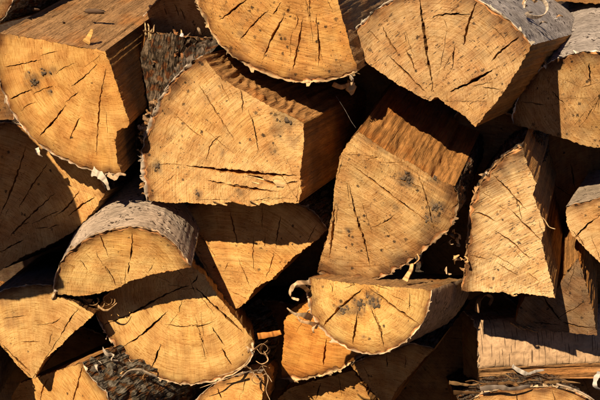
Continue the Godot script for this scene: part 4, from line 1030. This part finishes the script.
	splinter(6, [541, 217, fz(6, 541, 222) - 3, 545, 221, fz(6, 541, 222), 549, 227, fz(6, 541, 222) + 1, 555, 229, fz(6, 541, 222)], 4.0, 0.8, Color(0.66, 0.46, 0.24))
	splinter(6, [510, 293, fz(6, 510, 292), 513, 296, fz(6, 512, 292) + 1, 517, 295, fz(6, 516, 292)], 5.0, 2.0, Color(0.66, 0.42, 0.18), 1.5)
	# torn fibres of the shade-tinted wedge under the upright log
	for k in 9:
		var x := 514.0 + k * 2.4 + rng.randf_range(-2, 2); var z := fz(18, x, 327)
		var y := 323.0 + k * 0.6 + rng.randf_range(-1, 2)
		splinter(18, [x - 3, y, z - 1, x + 1, y + 2, z + 1.5, x + rng.randf_range(2, 8), y + rng.randf_range(1, 5), z + 1], rng.randf_range(2, 5), 1.0, [Color(0.34, 0.2, 0.09), Color(0.2, 0.12, 0.06)][k % 2], 1.2)
	# loose skin on the crosswise birch log
	stick(19, "bark_flake", ribbon([512, 366, -116, 520, 371, -113, 528, 374, -111, 536, 371, -112, 544, 370, -114], 6, 2, Vector3(0.1, 0.9, 0.4), 0.6, Color(0.52, 0.47, 0.42), null, into(19)), "paper_bark")
	stick(19, "bark_flake", ribbon([477, 312, -112, 479, 300, -108, 486, 295, -104, 492, 298, -104, 489, 305, -106], 8, 4, Vector3(0.5, 0.2, 0.8), 0.8, Color(0.3, 0.18, 0.1), null, into(19)), "paper_bark")
	# shredded bark above the bottom right log
	var shr := "long brown strip of shredded bark over the bottom right log"
	for k in 18:
		var x := rng.randf_range(446, 560); var y := 377.0 + rng.randf_range(0, 14) + maxf(0.0, 470.0 - x) * 0.1
		var ln := rng.randf_range(14, 42)
		var z := -22.0 - rng.randf_range(0, 30)
		loose("bark_shred", ribbon([x, y, z, x + ln * 0.35, y + rng.randf_range(-3, 2), z + 2, x + ln * 0.7, y + rng.randf_range(-2, 4), z + 1, x + ln, y + rng.randf_range(-3, 6), z - 1], rng.randf_range(3, 8), 0.6, Vector3(0, rng.randf_range(0.2, 0.9), 0.6), 0.6, [Color(0.26, 0.14, 0.06), Color(0.34, 0.2, 0.09), Color(0.17, 0.1, 0.055)][k % 3]), "rim", [x, y, z], shr, "bark shred", "strips of bark over the bottom right log")
	loose("bark_shred", ribbon([480, 389, -12, 498, 387, -9, 512, 389, -9, 530, 386, -13], 9, 5, Vector3(0, 0.7, 0.7), 0.8, Color(0.46, 0.38, 0.31)), "paper_bark", [500, 388, -10], "broad grey flap of bark over the bottom right log", "bark shred")
	loose("bark_shred", ribbon([556, 384, -12, 570, 388, -10, 582, 393, -8, 594, 400, -8], 3, 2, Vector3(0, 0.7, 0.7), 0.6, Color(0.7, 0.55, 0.4)), "paper_bark", [575, 390, -9], "thin cream strip of bark at the right end of the bottom right log", "bark shred")
	stick(20, "bark_flake", ribbon([600, 372, -30, 596, 378, -26, 595, 386, -25, 601, 390, -28], 7, 3, Vector3(0.7, 0.1, 0.6), 0.6, Color(0.5, 0.46, 0.42), null, into(20)), "paper_bark")
	# debris on the mottled bark of the bottom left log
	for k in 46:
		var x := rng.randf_range(88, 160); var y := lerpf(360, 392, (x - 88) / 72.0 * 0.55) + rng.randf_range(-2, 26)
		var z := fz(13, 88, 372) - (x - 88.0) * 0.75 + 3.0
		var rr := rng.randf_range(1.5, 5.0)
		if k % 6 == 0:
			stick(13, "bark_flake", lump([x, y, z - 3.0], Vector3(rr, rr * 0.8, rr * 0.6), [Color(0.08, 0.065, 0.05), Color(0.28, 0.23, 0.18), Color(0.14, 0.11, 0.08)][rng.randi() % 3], k, null, rng.randf() * 3.0, into(13)))
		else:
			var a := rng.randf() * TAU
			stick(13, "bark_flake", ribbon([x - rr * cos(a), y - rr * sin(a), z - 4, x, y, z + 1, x + rr * cos(a + 0.6), y + rr * sin(a + 0.6), z + rng.randf_range(-3, 2)], rr, rr * 0.4, Vector3(-sin(a), cos(a), 0.4), 0.6, [Color(0.08, 0.065, 0.05), Color(0.5, 0.42, 0.33), Color(0.42, 0.26, 0.12), Color(0.12, 0.1, 0.08)][rng.randi() % 4], null, into(13)))
	loose("bark_curl", ribbon(curl_pts(150, 379, -8, 9, 7, 0.6, 3.0, 0.7), 7, 5, Vector3(0.3, 0.4, 0.8), 0.8, Color(0.6, 0.34, 0.13)), "paper_bark", [150, 379, -8], "orange curl of bark on the mottled bark at the bottom left", "bark curl", curl_group)
	loose("bark_curl", ribbon([122, 378, -4, 130, 371, -2, 140, 370, -2, 150, 374, -4, 158, 377, -8], 4, 3, Vector3(0.1, 0.6, 0.7), 0.8, Color(0.58, 0.46, 0.33)), "paper_bark", [140, 372, -2], "long pale strip of bark lying over the mottled bark at bottom left", "bark curl", curl_group)
	loose("bark_curl", ribbon([103, 349, -6, 107, 354, -2, 113, 355, -2, 112, 360, -4, 119, 361, -5], 7, 4, Vector3(0.3, 0.5, 0.8), 0.7, white), "paper_bark", [110, 355, -3], "white scrap of bark at the left end of the big half-round log", "bark curl", curl_group)
	# pale scuffed skin on the white-barked half log
	for k in 16:
		var x := 172.0 + rng.randf_range(-6, 14); var y := 238.0 + (x - 172) * 0.9 + rng.randf_range(-5, 5)
		var rr := rng.randf_range(1, 3)
		stick(8, "bark_flake", ribbon([x, y, 12.0 - (x - 172), x + rr, y + rr * 0.4, 14.5 - (x - 172), x + rr * 1.6, y + rr * 1.4, 13.0 - (x - 172)], 1.6, 0.5, Vector3(0.3, 0.7, 0.5), 0.4, white, null, into(8)), "paper_bark")
	# little bark rags hanging from rims elsewhere
	for p in [[9, 252, 352, 250, 344], [4, 545, 65, 541, 60], [6, 486, 172, 484, 169], [3, 347, 42, 341, 36], [3, 352, 34, 346, 30], [1, 352, 74, 356, 80], [8, 55, 292, 51, 300]]:
		var z := fz(p[0], p[1], p[2])
		for k in 3:
			var dx := rng.randf_range(-3, 3); var dy := rng.randf_range(-3, 3)
			stick(p[0], "bark_flake", ribbon([p[1] + dx, p[2] + dy, z, (p[1] + p[3]) * 0.5 + dx, (p[2] + p[4]) * 0.5 + dy * 1.5, z + 2, p[3] + dx * 2, p[4] + dy * 2, z - 1], 4, 1, Vector3(rng.randf_range(-1, 1), rng.randf_range(-1, 1), 0.5), 0.5, [white, cream, Color(0.45, 0.3, 0.17)][k], null, into(p[0])), "paper_bark")
